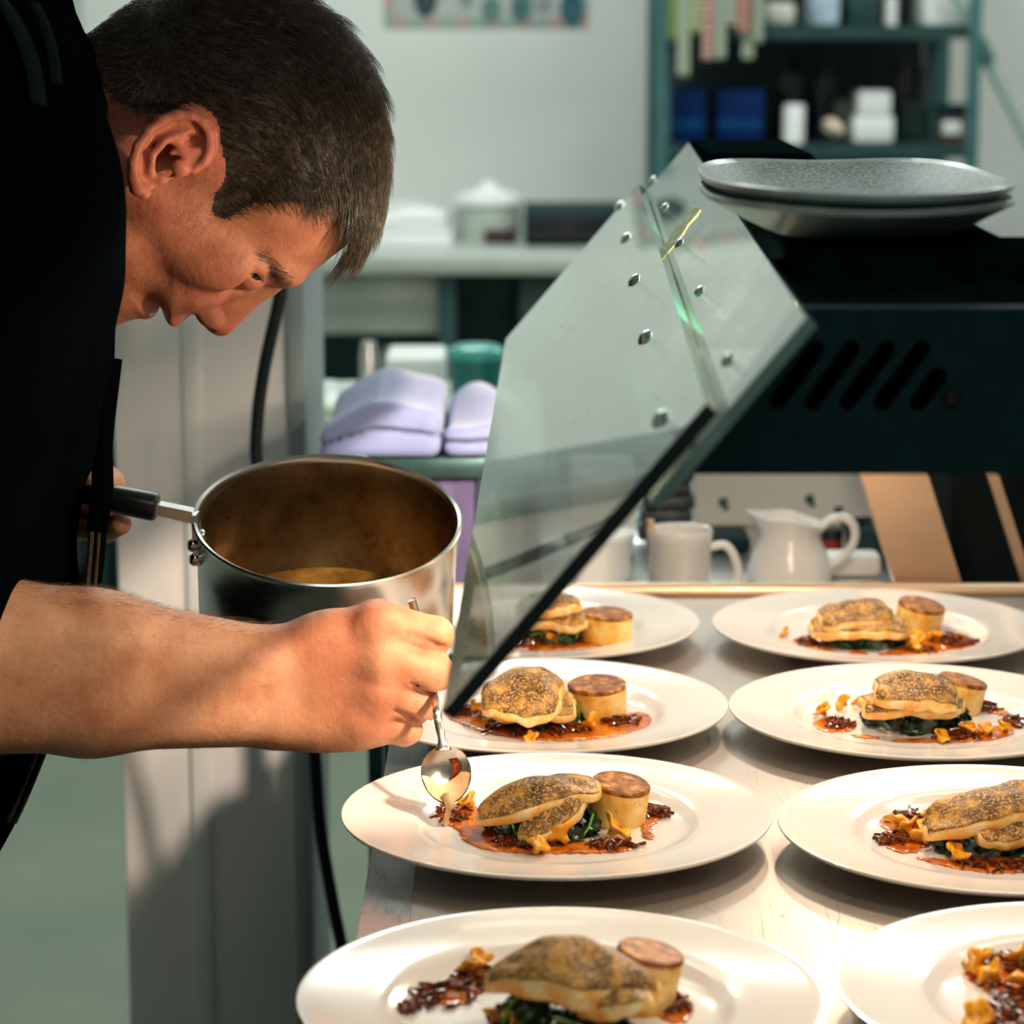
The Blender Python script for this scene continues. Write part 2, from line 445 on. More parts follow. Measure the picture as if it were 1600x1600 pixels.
mk('back_panel', box((.648, GY0 + .012, zb), (.66, YS, zt)), M['black'], gan)
# slots in the near panel: capsule shaped recess faces
for (ax, ay, bx, by, r) in ((1215, 627, 1275, 545, 13), (1270, 627, 1330, 545, 13), (1324, 627, 1386, 545, 13), (1378, 627, 1440, 545, 13), (1435, 627, 1465, 588, 14)):
    a, b = P(ax, ay, GY0), P(bx, by, GY0); d = (b - a).normalized(); nrm = Vector((-d.z, 0, d.x)); rr = r * 1.3 / FPX
    poly = []
    for i in range(13):
        an = math.pi * i / 12; poly.append(b + nrm * rr * math.cos(an) + d * rr * math.sin(an))
    for i in range(13):
        an = math.pi * i / 12; poly.append(a - nrm * rr * math.cos(an) - d * rr * math.sin(an))
    poly = [Vector((p.x, GY0 - .0006, p.z)) for p in poly]
    mk('vent_slot', prism(poly, (0, .003, 0)), M['void'], gan)
c = P(1486, 620, GY0)
me = lathe([(0, .004), (.0025, .0038), (.0042, .002), (.0046, 0)], 20); me.transform(Matrix.Translation((c.x, GY0, c.z)) @ Euler((R(90), 0, 0)).to_matrix().to_4x4())
mk('screw', me, M['blackgloss'], gan)
# raised black top shelf
TY = 1.42; ztop = Zc(390, TY)
mk('top_shelf', boxes([((X(1266, TY, 420), TY, zt), (XS, 1.97, ztop)), ((XS, TY, zt), (.66, YS, ztop))]), M['matte'], gan)
bx0_, bx1_ = X(1084, 2.3, 240), .245; bx0_ = max(bx0_, CXL + .004); zc_ = Zc(240, 2.25)
solo('black_case', prism([(bx0_, 2.25, zt + .0005), (bx1_ + .022, 2.25, zt + .0005), (bx1_, 2.25, zc_), (bx0_, 2.25, zc_)], (0, .25, 0), .002), M['matte'], 'low black case lying on the gantry top behind the stoneware plates', 'case')
# legs at the far end
def leg(px0, py0, px1, py1, w, Y, thick, mat):
    b = P(px0, py0, Y); tp = P(px1, py1, Y); d = tp - b
    s0 = (TZ - b.z) / d.z; s1 = (zt - .022 - b.z) / d.z
    p0, p1 = b + d * s0, b + d * s1
    return prism([p0, p0 + Vector((w, 0, 0)), p1 + Vector((w, 0, 0)), p1], (0, thick, 0), .002)
mk('leg', leg(1401, 918, 1345, 741, .0635, 2.545, .035, 0), M['lamplit_steel'], gan)
mk('leg', leg(1594, 900, 1543, 741, .0105, 2.555, .008, 0), M['lamplit_steel'], gan)
mk('arm', box((.355, GY1 - .014, zt - .05), (.392, GY1 - .002, zt - .018), .001), M['matte'], gan)
mk('leg', box((.60, 1.33, TZ), (.635, 1.345, zt - .02), .002), M['lamplit_steel'], gan)
LAMPS = [(.245, 1.37, 1.238), (.245, 1.66, 1.215), (.245, 1.94, 1.185), (.245, 2.22, 1.18)]
t = NT('lamp_bulb'); t.set(Base_Color=(1, .8, .6, 1), Emission_Color=(1, .74, .45, 1), Emission_Strength=14.0); M['bulb'] = t.m
for (x, y, z) in LAMPS:
    me = lathe([(0, -.030), (.008, -.028), (.013, -.020), (.014, -.008), (.010, .006), (.008, .012), (0, .012)], 20); me.transform(Matrix.Translation((x, y, z + .040)))
    hd = lathe([(0, .012), (.011, .012), (.011, .03), (.011, zt - .012 - z - .040), (0, zt - .012 - z - .040)], 16); hd.transform(Matrix.Translation((x, y, z + .040)))
    h = mk('lamp_holder', hd, M['black'], gan); mk('bulb', me, M['bulb'], h)
# cable from pillar top
cab = spline([P(452, 380, 2.62), P(436, 470, 2.62), P(414, 570, 2.62), P(402, 660, 2.62), P(404, 740, 2.62), P(440, 900, 2.6), P(480, 1080, 2.6), P(492, 1180, 2.6), P(500, 1290, 2.6), P(520, 1410, 2.6), P(532, 1470, 2.6), P(556, 1600, 2.6), P(585, 1780, 2.6), P(600, 2000, 2.6)], 8)
pre = [Vector((cab[0].x + .03, cab[0].y, 2.745)), Vector((cab[0].x + .025, cab[0].y, 2.0))]
cab = spline(pre + [cab[0]], 8)[:-1] + cab
e = cab[-1]; cab += [Vector((e.x + .01, e.y, .012)), Vector((e.x + .15, e.y + .05, .010))]
solo('power_cable', tube(cab, .0063, 12), M['rubber'], 'black power cable hanging down in front of the white clad pillar', 'cable')

# ================================================================== GLASS GUARD
GN, GF = 1.25, 2.50
n_t, n_b, f_t, f_b = P(1103, 630, GN), P(690, 1112, GN), P(998, 288, GF), P(790, 530, GF)
nrm = (n_b - n_t).cross(f_t - n_t).normalized()
if nrm.z < 0: nrm = -nrm
def pane(corners, th, mats, name, par):
    """corners n_t, n_b, f_b, f_t on the upper face; th goes down along the normal; faces: glass + coloured edges"""
    bm = bmesh.new(); u = [bm.verts.new(p) for p in corners]; d = [bm.verts.new(Vector(p) - nrm * th) for p in corners]
    fs = [bm.faces.new(u), bm.faces.new(d[::-1])]
    for i in range(4): fs.append(bm.faces.new((u[i], d[i], d[(i + 1) % 4], u[(i + 1) % 4])))
    fs[2].material_index = 1; fs[3].material_index = 2; fs[4].material_index = 2; fs[5].material_index = 3
    bmesh.ops.recalc_face_normals(bm, faces=bm.faces)
    me = bpy.data.meshes.new('pane'); bm.to_mesh(me); bm.free()
    return mk(name, me, mats, par)
gl_ = T('glass_guard', 'tilted clear glass sneeze guard of two bolted panes above the left plates', 'glass guard', (.05, 1.9, 1.12))
pane([n_t, n_b, f_b, f_t], .0075, [M['glass'], M['blackedge'], M['paleedge'], M['greenedge']], 'lower_pane', gl_)
off = -nrm * .0095
def onplane(px, py, o=0.0):
    d = ray(px, py); q = n_t + nrm * o; s = (q - CAM).dot(nrm) / d.dot(nrm); return CAM + d * s
c_nt, c_nb = P(1238, 483, GN) , P(1000, 762, GN)
sl = (n_b - n_t).normalized()
# upper pane lies under the lower one, on the same slope
u_nt = n_t - sl * (P(1238, 478, GN) - n_t).length + off; u_nb = n_t + sl * .052 + off
fsl = (f_b - f_t).normalized()
u_ft = f_t - fsl * (P(1066, 224, GF + .02) - f_t).length + off; u_fb = f_t + fsl * .052 + off
pane([u_nt, u_nb, u_fb, u_ft], .0065, [M['glass'], M['paleedge'], M['greenedge'], M['paleedge']], 'upper_pane', gl_)
def bolt(c, r):
    me = lathe([(0, r * .62), (r * .35, r * .58), (r * .7, r * .40), (r * .95, r * .12), (r, 0), (r * .45, 0), (r * .45, -.020), (r * .8, -.020), (r * .8, -.024), (0, -.024)], 24)
    q = Vector((0, 0, 1)).rotation_difference(nrm).to_matrix().to_4x4()
    me.transform(Matrix.Translation(c) @ q); mk('bolt', me, M['chrome'], gl_)
a, b = onplane(1033, 655), onplane(968, 322)
for i in range(5): bolt(a.lerp(b, i / 4), .0062)
a, b = onplane(1137, 563, -.0095), onplane(1020, 281, -.0095)
for i in range(5): bolt(a.lerp(b, i / 4), .0045)
# taped paper strip on the upper pane
t = NT('green_tape'); v = t.coord('Object'); n = t.noise(v, 160, 3)
t.set(Base_Color=t.ramp(n, [(0.42, (0.42, 0.50, 0.12, 1)), (0.55, (0.62, 0.66, 0.42, 1)), (0.68, (0.85, 0.87, 0.80, 1))]), Roughness=0.6); M['tape'] = t.m
ps = [onplane(x, y, -.0088) for x, y in ((1042, 396), (1036, 388), (1046, 372), (1058, 352), (1068, 347), (1082, 324), (1094, 326), (1088, 336), (1075, 350), (1066, 366), (1052, 384))]
mk('paper_tape', prism(ps, nrm * .0004), M['tape'], gl_)

# ================================================================== STACK OF STONEWARE ON THE GANTRY
def sq_lathe(prof, ax, ay, n=120, ex=3.0, wob=0.0, seed=0):
    bm = bmesh.new(); rings = []; rnd = random.Random(seed); ph = [rnd.uniform(0, 6.28) for _ in range(4)]
    for s, z, k in prof:
        ring = []
        for i in range(n):
            th = 2 * math.pi * i / n; e = ex
            c, q = math.cos(th), math.sin(th)
            rr = 1 / ((abs(c) ** e + abs(q) ** e) ** (1 / e))
            w = 1 + wob * (math.sin(2 * th + ph[0]) + 0.6 * math.sin(3 * th + ph[1]))
            lift = k * (0.55 * (rr - 1) * 6 + wob * 8 * math.sin(2 * th + ph[2]))
            ring.append(bm.verts.new((ax * s * rr * c * w, ay * s * rr * q * w, z + lift * .012)))
        rings.append(ring)
    for a, b in zip(rings[:-1], rings[1:]):
        for i in range(n): bm.faces.new((a[i], a[(i + 1) % n], b[(i + 1) % n], b[i]))
    bm.faces.new(rings[0][::-1]); bm.faces.new(rings[-1])
    return bm
SY = 1.57; sx = X(1327, SY, 300); ax_ = 257 * (SY * .983 + .02) / FPX * .885; ay_ = .165
def stone_plate(z0, label, wob, seed):
    pr = [(.05, .0060, 0), (.45, .0062, 0), (.60, .0080, 0), (.80, .0140, 0), (.95, .0196, .3), (.985, .0214, .4), (1.0, .0208, .4), (.995, .0180, .4), (.93, .0150, .3), (.78, .0085, 0), (.62, .002, 0), (.56, 0, 0), (.05, 0, 0)]
    bm = sq_lathe(pr, ax_, ay_, 128, 3.0, wob, seed)
    me = bm_me(bm, True); me.materials.append(M['stone']); me.materials.append(M['stonerim']); me.materials.append(M['stoneunder'])
    mi = [0] * len(me.polygons)
    for k in range(len(pr) - 1):
        for q in range(128): mi[k * 128 + q] = 0 if k < 4 else (1 if k < 7 else 2)
    me.polygons.foreach_set('material_index', mi)
    me.transform(Matrix.Translation((sx, SY, z0)))
    solo('stoneware_plate', me, None, label, 'plate', 'grey speckled plates on the gantry')
stone_plate(ztop, 'grey stoneware plate under the other at the bottom of the two plate stack', .004, 3)
stone_plate(ztop + .0082, 'speckled grey stoneware plate on top of the two plate stack', .006, 8)

# ================================================================== SIDE COUNTER BEHIND THE PASS
SZ = .872
sc = T('side_counter', 'low steel counter behind the pass table holding mugs and a white box', 'counter', (.40, 2.8, 0))
mk('worktop', boxes([((.03, 2.545, SZ - .03), (.40, 2.90, SZ)), ((.03, 2.90, SZ - .03), (.52, 3.25, SZ))], .002), M['steel'], sc)
for lx in (.05, .38):
    for ly in (2.58, 3.2): mk('leg', box((lx - .018, ly - .018, 0), (lx + .018, ly + .018, SZ - .03), .003), M['steel'], sc)
def place(me, x, y, z): me.transform(Matrix.Translation((x, y, z))); return me
# mug
MY = 2.64; mx_ = X(1062, MY, 880); s = (MY * .983 + .1) / FPX
mug = T('milk_mug', 'straight white mug with handle and spoon, left of the jug behind the plates', 'mug', (mx_, MY, SZ))
hgt = Zc(832, MY) - SZ + .004
pr = [(0, 0), (44 * s, 0), (48 * s, .003), (48.5 * s, hgt * .8), (50 * s, hgt * .82), (51 * s, hgt - .001), (50 * s, hgt), (47 * s, hgt - .001), (46 * s, .006), (0, .006)]
mk('body', place(lathe(pr, 48), mx_, MY, SZ), M['white'], mug)
hp = spline([Vector((mx_ + 46 * s, MY, SZ + hgt * .72)), Vector((mx_ + 72 * s, MY, SZ + hgt * .74)), Vector((mx_ + 88 * s, MY, SZ + hgt * .5)), Vector((mx_ + 90 * s, MY, SZ + hgt * .2)), Vector((mx_ + 70 * s, MY, SZ + hgt * .06)), Vector((mx_ + 46 * s, MY, SZ + hgt * .12))], 6)
mk('handle', tube(hp, .0042, 12), M['white'], mug)
me = tube([(mx_ - 40 * s, MY, SZ + .01), (mx_ - 47 * s, MY, Zc(812, MY))], .0022, 10, 2.0)
solo('teaspoon', me, M['lamplit_steel'], 'small spoon handle sticking up from the straight white mug', 'spoon')
# jug
JY = 2.70; jx = X(1234, JY, 880); s = (JY * .983 + .1) / FPX
jug = T('milk_jug', 'white pouring jug with wide lip and looped handle, right of the mug', 'jug', (jx, JY, SZ))
hgt = Zc(806, JY) - SZ
def jug_me():
    bm = bmesh.new(); rings = []; n = 48
    prof = [(.0, .0), (56, 0), (66, .04), (66, .2), (58, .45), (46, .68), (46, .8), (53, .93), (57, 1.0), (54, 1.0), (50, .93), (43, .8), (43, .68), (54, .45), (60, .2), (58, .06), (0, .05)]
    for r, zz in prof:
        ring = []
        for i in range(n):
            th = 2 * math.pi * i / n; f = max(0, -math.cos(th)) ** 6 * max(0, (zz - .7) / .3)
            ring.append(bm.verts.new(((r + 12 * f) * s * math.cos(th), (r) * s * math.sin(th), zz * hgt + f * .006 - .010 * max(0, math.cos(th)) * max(0, zz - .7) / .3)))
        rings.append(ring)
    for a, b in zip(rings[:-1], rings[1:]):
        for i in range(n): bm.faces.new((a[i], a[(i + 1) % n], b[(i + 1) % n], b[i]))
    bmesh.ops.remove_doubles(bm, verts=bm.verts, dist=1e-6); return bm_me(bm, True)
mk('body', place(jug_me(), jx, JY, SZ), M['white'], jug)
hp = spline([Vector((jx + x * s, JY, SZ + hgt * z)) for x, z in ((44, .78), (58, .92), (80, .98), (98, .86), (100, .62), (84, .38), (60, .22), (52, .2))], 6)
mk('handle', tube(hp, .0045, 12), M['white'], jug)
# things around them
solo('carton', place(box((-.034, -.03, 0), (.034, .03, Zc(745, 2.86) - SZ + .02), .004), X(940, 2.86, 850), 2.86, SZ), M['paper'], 'plain white carton standing left of the mug behind the glass pane', 'carton')
cy = 2.72; cx_ = X(955, cy, 880)
solo('lidded_tub', place(lathe([(0, 0), (.03, 0), (.034, .04), (.036, .042), (.036, .048), (.02, .050), (0, .050)], 32), cx_ - .012, cy, SZ), M['wplastic'], 'small clear white lidded tub in front of the white carton', 'tub')
by = 3.0
wb = T('socket_box', 'white box with small dark marks standing behind the mug and jug', 'box', (X(1282, by, 800), by, SZ))
bx0, bx1 = X(1085, by, 800), X(1482, by, 800)
mk('body', box((bx0, by, SZ), (bx1, by + .08, SZ + .19), .004), M['paper'], wb)
for px, py in ((1130, 785), (1265, 780), (1310, 798)):
    c = P(px, py, by); mk('mark', box((c.x - .005, by - .0008, c.z - .005), (c.x + .005, by + .001, c.z + .005), .0005), M['dsteel'], wb)
    mk('mark', box((c.x - .0005, by - .0008, c.z - .009), (c.x + .007, by + .001, c.z - .005), .0005), M['dsteel'], wb)
st = simple('dark_slate', (0.012, 0.024, 0.026), 0.4, var=0.5, scale=30)
y0 = 2.93; x0, x1 = X(1001, y0, 800), X(1083, y0, 800)
for i in range(5):
    dx = (i * 37 % 5 - 2) * .0015
    solo('black_tray', box((x0 + dx, y0, SZ + i * .0155), (x1 + dx - .001, y0 + .055, SZ + i * .0155 + .0145), .003), st,
         ('black tray at the bottom of the small stack left of the white box', 'black tray second from the bottom of the stack beside the white box', 'black tray in the middle of the stack beside the white box', 'black tray second from the top of the stack beside the white box', 'black tray topmost of the stack beside the white box')[i], 'tray', 'black trays stacked behind the mug')
solo('wooden_block', box((x0, y0 + .002, SZ + .0775), (x1 - .001, y0 + .05, SZ + .13), .004), simple('warm_wood', (0.30, 0.15, 0.06), 0.5, var=0.3, scale=40), 'brown block lying on top of the black trays behind the mug', 'block')
solo('knife_holder', box((X(1112, 2.86, 850), 2.85, SZ), (X(1172, 2.86, 850), 2.92, Zc(838, 2.86)), .004), M['black'], 'black holder standing between the mug and the white jug', 'holder')
q = X(1303, 2.80, 850)
tin = T('spice_tin', 'small red tin with dark lid seen through the jug handle', 'tin', (q, 2.82, SZ))
mk('can', place(lathe([(0, 0), (.011, 0), (.011, Zc(842, 2.82) - SZ), (0, Zc(842, 2.82) - SZ)], 24), q, 2.82, SZ), simple('red_tin', (0.30, 0.022, 0.012), 0.4), tin)
z_ = Zc(842, 2.82)
mk('lid', place(lathe([(0, 0), (.0115, 0), (.0115, .011), (0, .012)], 24), q, 2.82, z_), M['blackgloss'], tin)
solo('dark_pan', place(lathe([(0, 0), (.028, 0), (.034, .03), (.036, .031), (.036, .034), (.033, .034), (.027, .004), (0, .004)], 32), X(1365, 2.84, 880), 2.84, SZ), M['dsteel'], 'little dark pan behind the white jug handle beside the steel leg', 'pan')
solo('folded_napkin', place(box((-.03, -.02, 0), (.03, .02, .022), .006), X(1330, 2.70, 900) + .004, 2.74, SZ), M['paper'], 'folded white napkin lying right of the jug beneath its handle', 'napkin')
solo('dark_cabinet', box((.432, 2.64, 0), (1.3, 2.89, 1.04), .006), simple('dark_cabinet_paint', (0.004, 0.008, 0.008), 0.7, Specular_IOR_Level=0.05), 'dark cabinet standing right of the side counter, beyond the slanted steel leg', 'cabinet')

# laundry trolley with purple bag and folded cloth
LY0, LY1 = 2.62, 2.94
lx0, lx1 = X(577, LY0, 1250), X(775, LY0, 800)
LZ = Zc(716, LY0)
lt = T('linen_trolley', 'linen trolley with a purple bag between the saucepan and glass', 'trolley', ((lx0 + lx1) / 2, 2.78, 0))
PUR = simple('purple_bag', (0.105, 0.085, 0.19), 0.8, var=0.12, scale=14)
bm = bmesh.new()
n = 64; rings = []
for k in range(9):
    z = .2 + (LZ - .22) * k / 8; ring = []
    for i in range(n):
        th = 2 * math.pi * i / n; c, q = math.cos(th), math.sin(th); rr = 1 / ((abs(c) ** 6 + abs(q) ** 6) ** (1 / 6))
        w = .004 * math.sin(th * 7 + k) + .003 * math.sin(th * 13)
        ring.append(bm.verts.new(((lx0 + lx1) / 2 + ((lx1 - lx0) / 2 - .018 + w) * rr * c, (LY0 + LY1) / 2 + ((LY1 - LY0) / 2 - .014 + w) * rr * q, z)))
    rings.append(ring)
for a, b in zip(rings[:-1], rings[1:]):
    for i in range(n): bm.faces.new((a[i], a[(i + 1) % n], b[(i + 1) % n], b[i]))
bm.faces.new(rings[0][::-1]); bm.faces.new(rings[-1])
mk('bag', bm_me(bm, True), PUR, lt)
for x in (lx0 + .006, lx1 - .006):
    for y in (LY0 + .006, LY1 - .006): mk('post', box((x - .007, y - .007, .03), (x + .007, y + .007, LZ - .004), .002), M['dsteel'], lt)
mk('rim', boxes([((lx0, LY0, LZ - .02), (lx1, LY0 + .012, LZ)), ((lx0, LY1 - .012, LZ - .02), (lx1, LY1, LZ)), ((lx0, LY0, LZ - .02), (lx0 + .012, LY1, LZ)), ((lx1 - .012, LY0, LZ - .02), (lx1, LY1, LZ))], .002), M['dsteel'], lt)
for x in (lx0 + .01, lx1 - .01):
    for y in (LY0 + .02, LY1 - .02):
        me = lathe([(0, -.01), (.028, -.01), (.03, -.004), (.03, .004), (.028, .01), (0, .01)], 20); me.transform(Matrix.Translation((x, y, .03)) @ Euler((0, R(90), 0)).to_matrix().to_4x4()); mk('wheel', me, M['rubber'], lt)
t = NT('lilac_cloth'); v = t.coord('Object'); t.set(Base_Color=t.ramp(t.noise(v, 12), [(0.3, (0.20, 0.25, 0.50, 1)), (0.7, (0.29, 0.335, 0.58, 1))]), Roughness=0.85, Sheen_Weight=0.3); t.bump(t.noise(v, 300), 0.15, 0.0006)
M['lilac'] = t.m
def folded_cloth(x0, x1, y0, y1, z0, th, seed, left_low=False):
    vol = Vol((x0 - .03, y0 - .03, z0 - .02), (x1 + .03, y1 + .03, z0 + th + .05), .0030)
    rnd = random.Random(seed); ph = [rnd.uniform(0, 6) for _ in range(6)]
    u = (vol.X - x0) / (x1 - x0); v = (vol.Y - y0) / (y1 - y0)
    top = z0 + th * (0.62 + 0.38 * np.sin(np.clip(u, 0, 1) * 2.6 + .25)) + .006 * np.sin(u * 5 + v * 3 + ph[0]) + .004 * np.sin(v * 8 + ph[1] + u * 2)
    if left_low: top = z0 + .016 + (th - .016) * np.clip(u * 2.2, 0, 1) ** .8 * (1 - .18 * np.clip(u * 2 - 1.2, 0, 1)) + .005 * np.sin(v * 7 + ph[1] + u * 3)
    mid = (top + z0) / 2; hz = np.maximum((top - z0) / 2, .004)
    cx, cy = (x0 + x1) / 2, (y0 + y1) / 2
    dx, dy, dz = np.abs(vol.X - cx) - (x1 - x0) / 2 + .010, np.abs(vol.Y - cy) - (y1 - y0) / 2 + .010, np.abs(vol.Z - mid) - hz + .010
    d = np.sqrt(np.maximum(dx, 0) ** 2 + np.maximum(dy, 0) ** 2 + np.maximum(dz, 0) ** 2) + np.minimum(np.maximum(np.maximum(dx, dy), dz), 0) - .010
    vol.add(d.astype(np.float32))
    # crease grooves: folded layers showing at the edge
    g = np.abs(vol.Z - (z0 + (top - z0) * .5)) - .0016
    edge = np.maximum(dx, dy) + .006
    vol.cut(np.maximum(g, -edge), .002)
    V, Q = vol.mesh(3); return me_from(V, Q)
solo('folded_cloth', folded_cloth(X(500, 2.66, 690), X(690, 2.66, 690), LY0 - .005, LY1 - .06, LZ + .001, .052, 4, True), M['lilac'], 'folded lilac cloth, left one of the two lying on the purple trolley bag', 'cloth', 'folded lilac cloths')
solo('folded_cloth', folded_cloth(X(693, 2.66, 690), X(800, 2.66, 690), LY0 - .002, LY1 - .04, LZ + .001, .036, 9), M['lilac'], 'rumpled lilac cloth right of the other, half behind the glass', 'cloth', 'folded lilac cloths')

# ================================================================== MID WORKTOP WITH BINS
WY0, WY1, WZ = 3.35, 4.15, .88
wt = T('prep_bench', 'pale grey prep bench behind the linen trolley holding green tub and boxes', 'bench', (.1, 3.75, 0))
xa, xb = X(452, 3.5, 700), X(850, 3.5, 700)
mk('worktop', box((xa, WY0, WZ - .035), (xb, WY1, WZ), .004), simple('pale_worktop', (0.44, 0.52, 0.47), 0.35, var=.05), wt)
for x in (xa + .3, xb - .03):
    for y in (WY0 + .04, WY1 - .04): mk('leg', box((x - .018, y - .018, 0), (x + .018, y + .018, WZ - .035), .003), M['steel'], wt)
TEAL = simple('teal_tub', (0.006, 0.145, 0.13), 0.3, var=.06); TLID = simple('teal_lid', (0.05, 0.34, 0.31), 0.22, var=.06)
ty = 3.85; s = (ty * .983 + .1) / FPX; tx = X(745, ty, 600)
tb = T('teal_tub', 'round teal tub with shiny lid behind the lilac cloth', 'tub', (tx, ty, WZ))
hh = Zc(560, ty) - WZ
mk('body', place(lathe([(0, 0), (38 * s, 0), (44 * s, hh), (0, hh)], 40), tx, ty, WZ), TEAL, tb)
mk('lid', place(lathe([(0, 0), (47 * s, 0), (47.5 * s, .010), (45 * s, .014), (30 * s, .020), (0, .022)], 40), tx, ty, WZ + hh), TLID, tb)
by = 3.95
solo('white_container', box((X(602, by, 600), by, WZ), (X(694, by, 600), by + .16, Zc(560, by)), .006), M['wplastic'], 'white plastic container left of the teal tub on the pale bench', 'container')
solo('steel_shaker', place(lathe([(0, 0), (15 * s, 0), (15 * s, .07), (12 * s, .085), (12 * s, .09), (0, .092)], 24), X(574, ty, 600), 3.9, WZ), M['steel'], 'slim steel shaker standing left of the white container', 'shaker')
solo('plastic_bag', folded_cloth(X(455, 3.75, 660), X(535, 3.75, 660), 3.7, 3.85, WZ + .001, .04, 3), simple('pale_bag', (0.45, 0.55, 0.50), 0.4), 'crumpled pale bag lying on the bench beside the pillar', 'bag')
# leaning acrylic sheet beside the pillar
p0, p1 = P(447, 442, 2.86), P(468, 442, 2.86)
_b = [P(454, 715, 3.42), P(486, 715, 3.42), P(469, 440, 3.42), P(446, 440, 3.42)]
_b[0].z = _b[1].z = WZ
solo('acrylic_board', prism(_b, (0, .02, 0), .003), M['wplastic'], 'narrow white board standing upright at the right edge of the pillar', 'board')

# ================================================================== BACK COUNTER
KY, KZ = 6.08, .90
kc = T('back_counter', 'long steel counter along the back wall with dark open base', 'counter', (.3, 6.45, 0))
xk0, xk1 = -1.0, 1.2
mk('worktop', box((xk0, KY, KZ - .045), (xk1, BW - .02, KZ), .006), simple('pale_steel', (0.50, 0.545, 0.51), 0.32, 0.35, .05), kc)
mk('upstand', box((xk0, BW - .05, KZ), (X(955, 6.7, 350), BW - .005, KZ + .05), .004), simple('pale_steel2', (0.50, 0.545, 0.51), 0.35, 0.2, .05), kc)
mk('base', box((xk0, 6.55, 0), (xk1, BW - .02, KZ - .045)), M['dsteel'], kc)
mk('side_panel', box((X(812, 6.1, 450), KY + .03, 0), (xk1, 6.56, KZ - .05), .003), simple('near_black_panel', (0.010, 0.028, 0.028), 0.5), kc)
for x in (-.95, X(700, 6.2, 450)): mk('leg', box((x - .02, KY + .03, 0), (x + .02, KY + .07, KZ - .045), .003), M['dsteel'], kc)
mk('undershelf', box((xk0, KY + .05, .45), (X(812, 6.1, 450), 6.56, .48), .003), M['dsteel'], kc)
z1, z0 = Zc(432, KY + .06), Zc(522, KY + .06)
solo('gastro_tray', box((X(470, 6.14, 480), KY + .06, z0), (X(690, 6.14, 480), 6.5, z1), .006), simple('satin_drawer', (0.44, 0.49, 0.44), 0.35, 0.3, .15, 6), 'wide pale steel tray bin hanging under the back counter left side', 'tray')
zz = .48
solo('storage_crate', box((X(600, 6.2, 600), KY + .1, zz), (X(700, 6.2, 600), 6.45, zz + .2), .006), M['wplastic'], 'white crate on the shelf beneath the back counter', 'crate')
# things on it
yy = 6.45; s = (yy * .983) / FPX
bx = X(763, yy, 350)
bk = T('food_bucket', 'pale round bucket with white lid on the back counter', 'bucket', (bx, yy, KZ))
hh = Zc(318, yy) - KZ
mk('body', place(lathe([(0, 0), (46 * s, 0), (52 * s, hh), (0, hh)], 40), bx, yy, KZ), simple('pale_green_bucket', (0.42, 0.48, 0.42), 0.4), bk)
mk('lid', place(lathe([(0, 0), (56 * s, 0), (56 * s, .016), (40 * s, .025), (18 * s, .035), (8 * s, .052), (0, .053)], 40), bx, yy, KZ + hh), M['white'], bk)
mk('label', box((X(757, yy - .09, 370), yy - .092, Zc(383, yy - .09)), (X(806, yy - .09, 370), yy - .06, Zc(360, yy - .09))), simple('dark_red_label', (0.03, 0.008, 0.012), 0.5), bk)
solo('cutting_board', box((X(560, 6.4, 350), 6.25, KZ), (X(708, 6.4, 350), 6.68, KZ + .03), .005), M['white'], 'thick white board lying left of the bucket on the back counter', 'board')
solo('folded_towel', folded_cloth(X(575, 6.45, 350), X(700, 6.45, 350), 6.3, 6.6, KZ + .031, .05, 5), M['white'], 'white towel folded on the white board at the back', 'towel')
mo = T('black_oven', 'low black oven right of the bucket on the back counter', 'oven', (X(890, 6.4, 350), 6.4, KZ))
zo = Zc(333, 6.3)
mk('body', box((X(820, 6.3, 350), 6.3, KZ + .008), (X(985, 6.3, 350), 6.68, zo), .006), M['black'], mo)
mk('door', box((X(828, 6.29, 350), 6.29, KZ + .016), (X(945, 6.29, 350), 6.30, zo - .01), .003), M['blackgloss'], mo)
for x in (X(830, 6.3), X(975, 6.3)):
    for y in (6.33, 6.64): mk('foot', place(lathe([(0, 0), (.012, 0), (.012, .009), (0, .009)], 12), x, y, KZ), M['rubber'], mo)

# wall poster with patterned border and small pictures
wy = BW
x0, x1 = X(600, wy, 20), X(918, wy, 20); zb_ = Zc(43, wy)
t = NT('poster_border'); v = t.coord('Object'); ck = t.node('ShaderNodeTexChecker', Scale=26.0); t.link(v, ck.inputs['Vector'])
ck.inputs['Color1'].default_value = (0.52, 0.32, 0.32, 1); ck.inputs['Color2'].default_value = (0.28, 0.42, 0.36, 1)
t.set(Base_Color=ck.outputs['Color'], Roughness=.5)
po = T('wall_poster', 'poster with red and green border on the back wall, cut by the top edge', 'poster', ((x0 + x1) / 2, wy, zb_))
mk('border', box((x0, wy - .006, zb_), (x1, wy - .001, zb_ + .42), .002), t.m, po)
mk('sheet', box((x0 + .026, wy - .0075, zb_ + .022), (x1 - .026, wy - .0055, zb_ + .40)), simple('poster_sheet', (0.40, 0.43, 0.41), 0.5), po)
for px, py, r, c in ((665, 4, 20, (.02, .05, .06)), (728, 2, 12, (.2, .26, .24)), (768, 20, 16, (.10, .2, .18)), (815, 16, 18, (.06, .15, .15)), (850, 8, 14, (.22, .25, .25)), (893, 18, 20, (.02, .10, .13))):
    cc = P(px, py, wy); me = lathe([(0, -.001), (r * s, -.001), (r * s, .001), (0, .001)], 20); me.transform(Matrix.Translation((cc.x, wy - .008, cc.z + .008)) @ Euler((R(90), 0, 0)).to_matrix().to_4x4() @ Matrix.Diagonal((1, 1.5, 1, 1)))
    mk('picture', me, simple('poster_picture', c, .5, var=.4, scale=30), po)

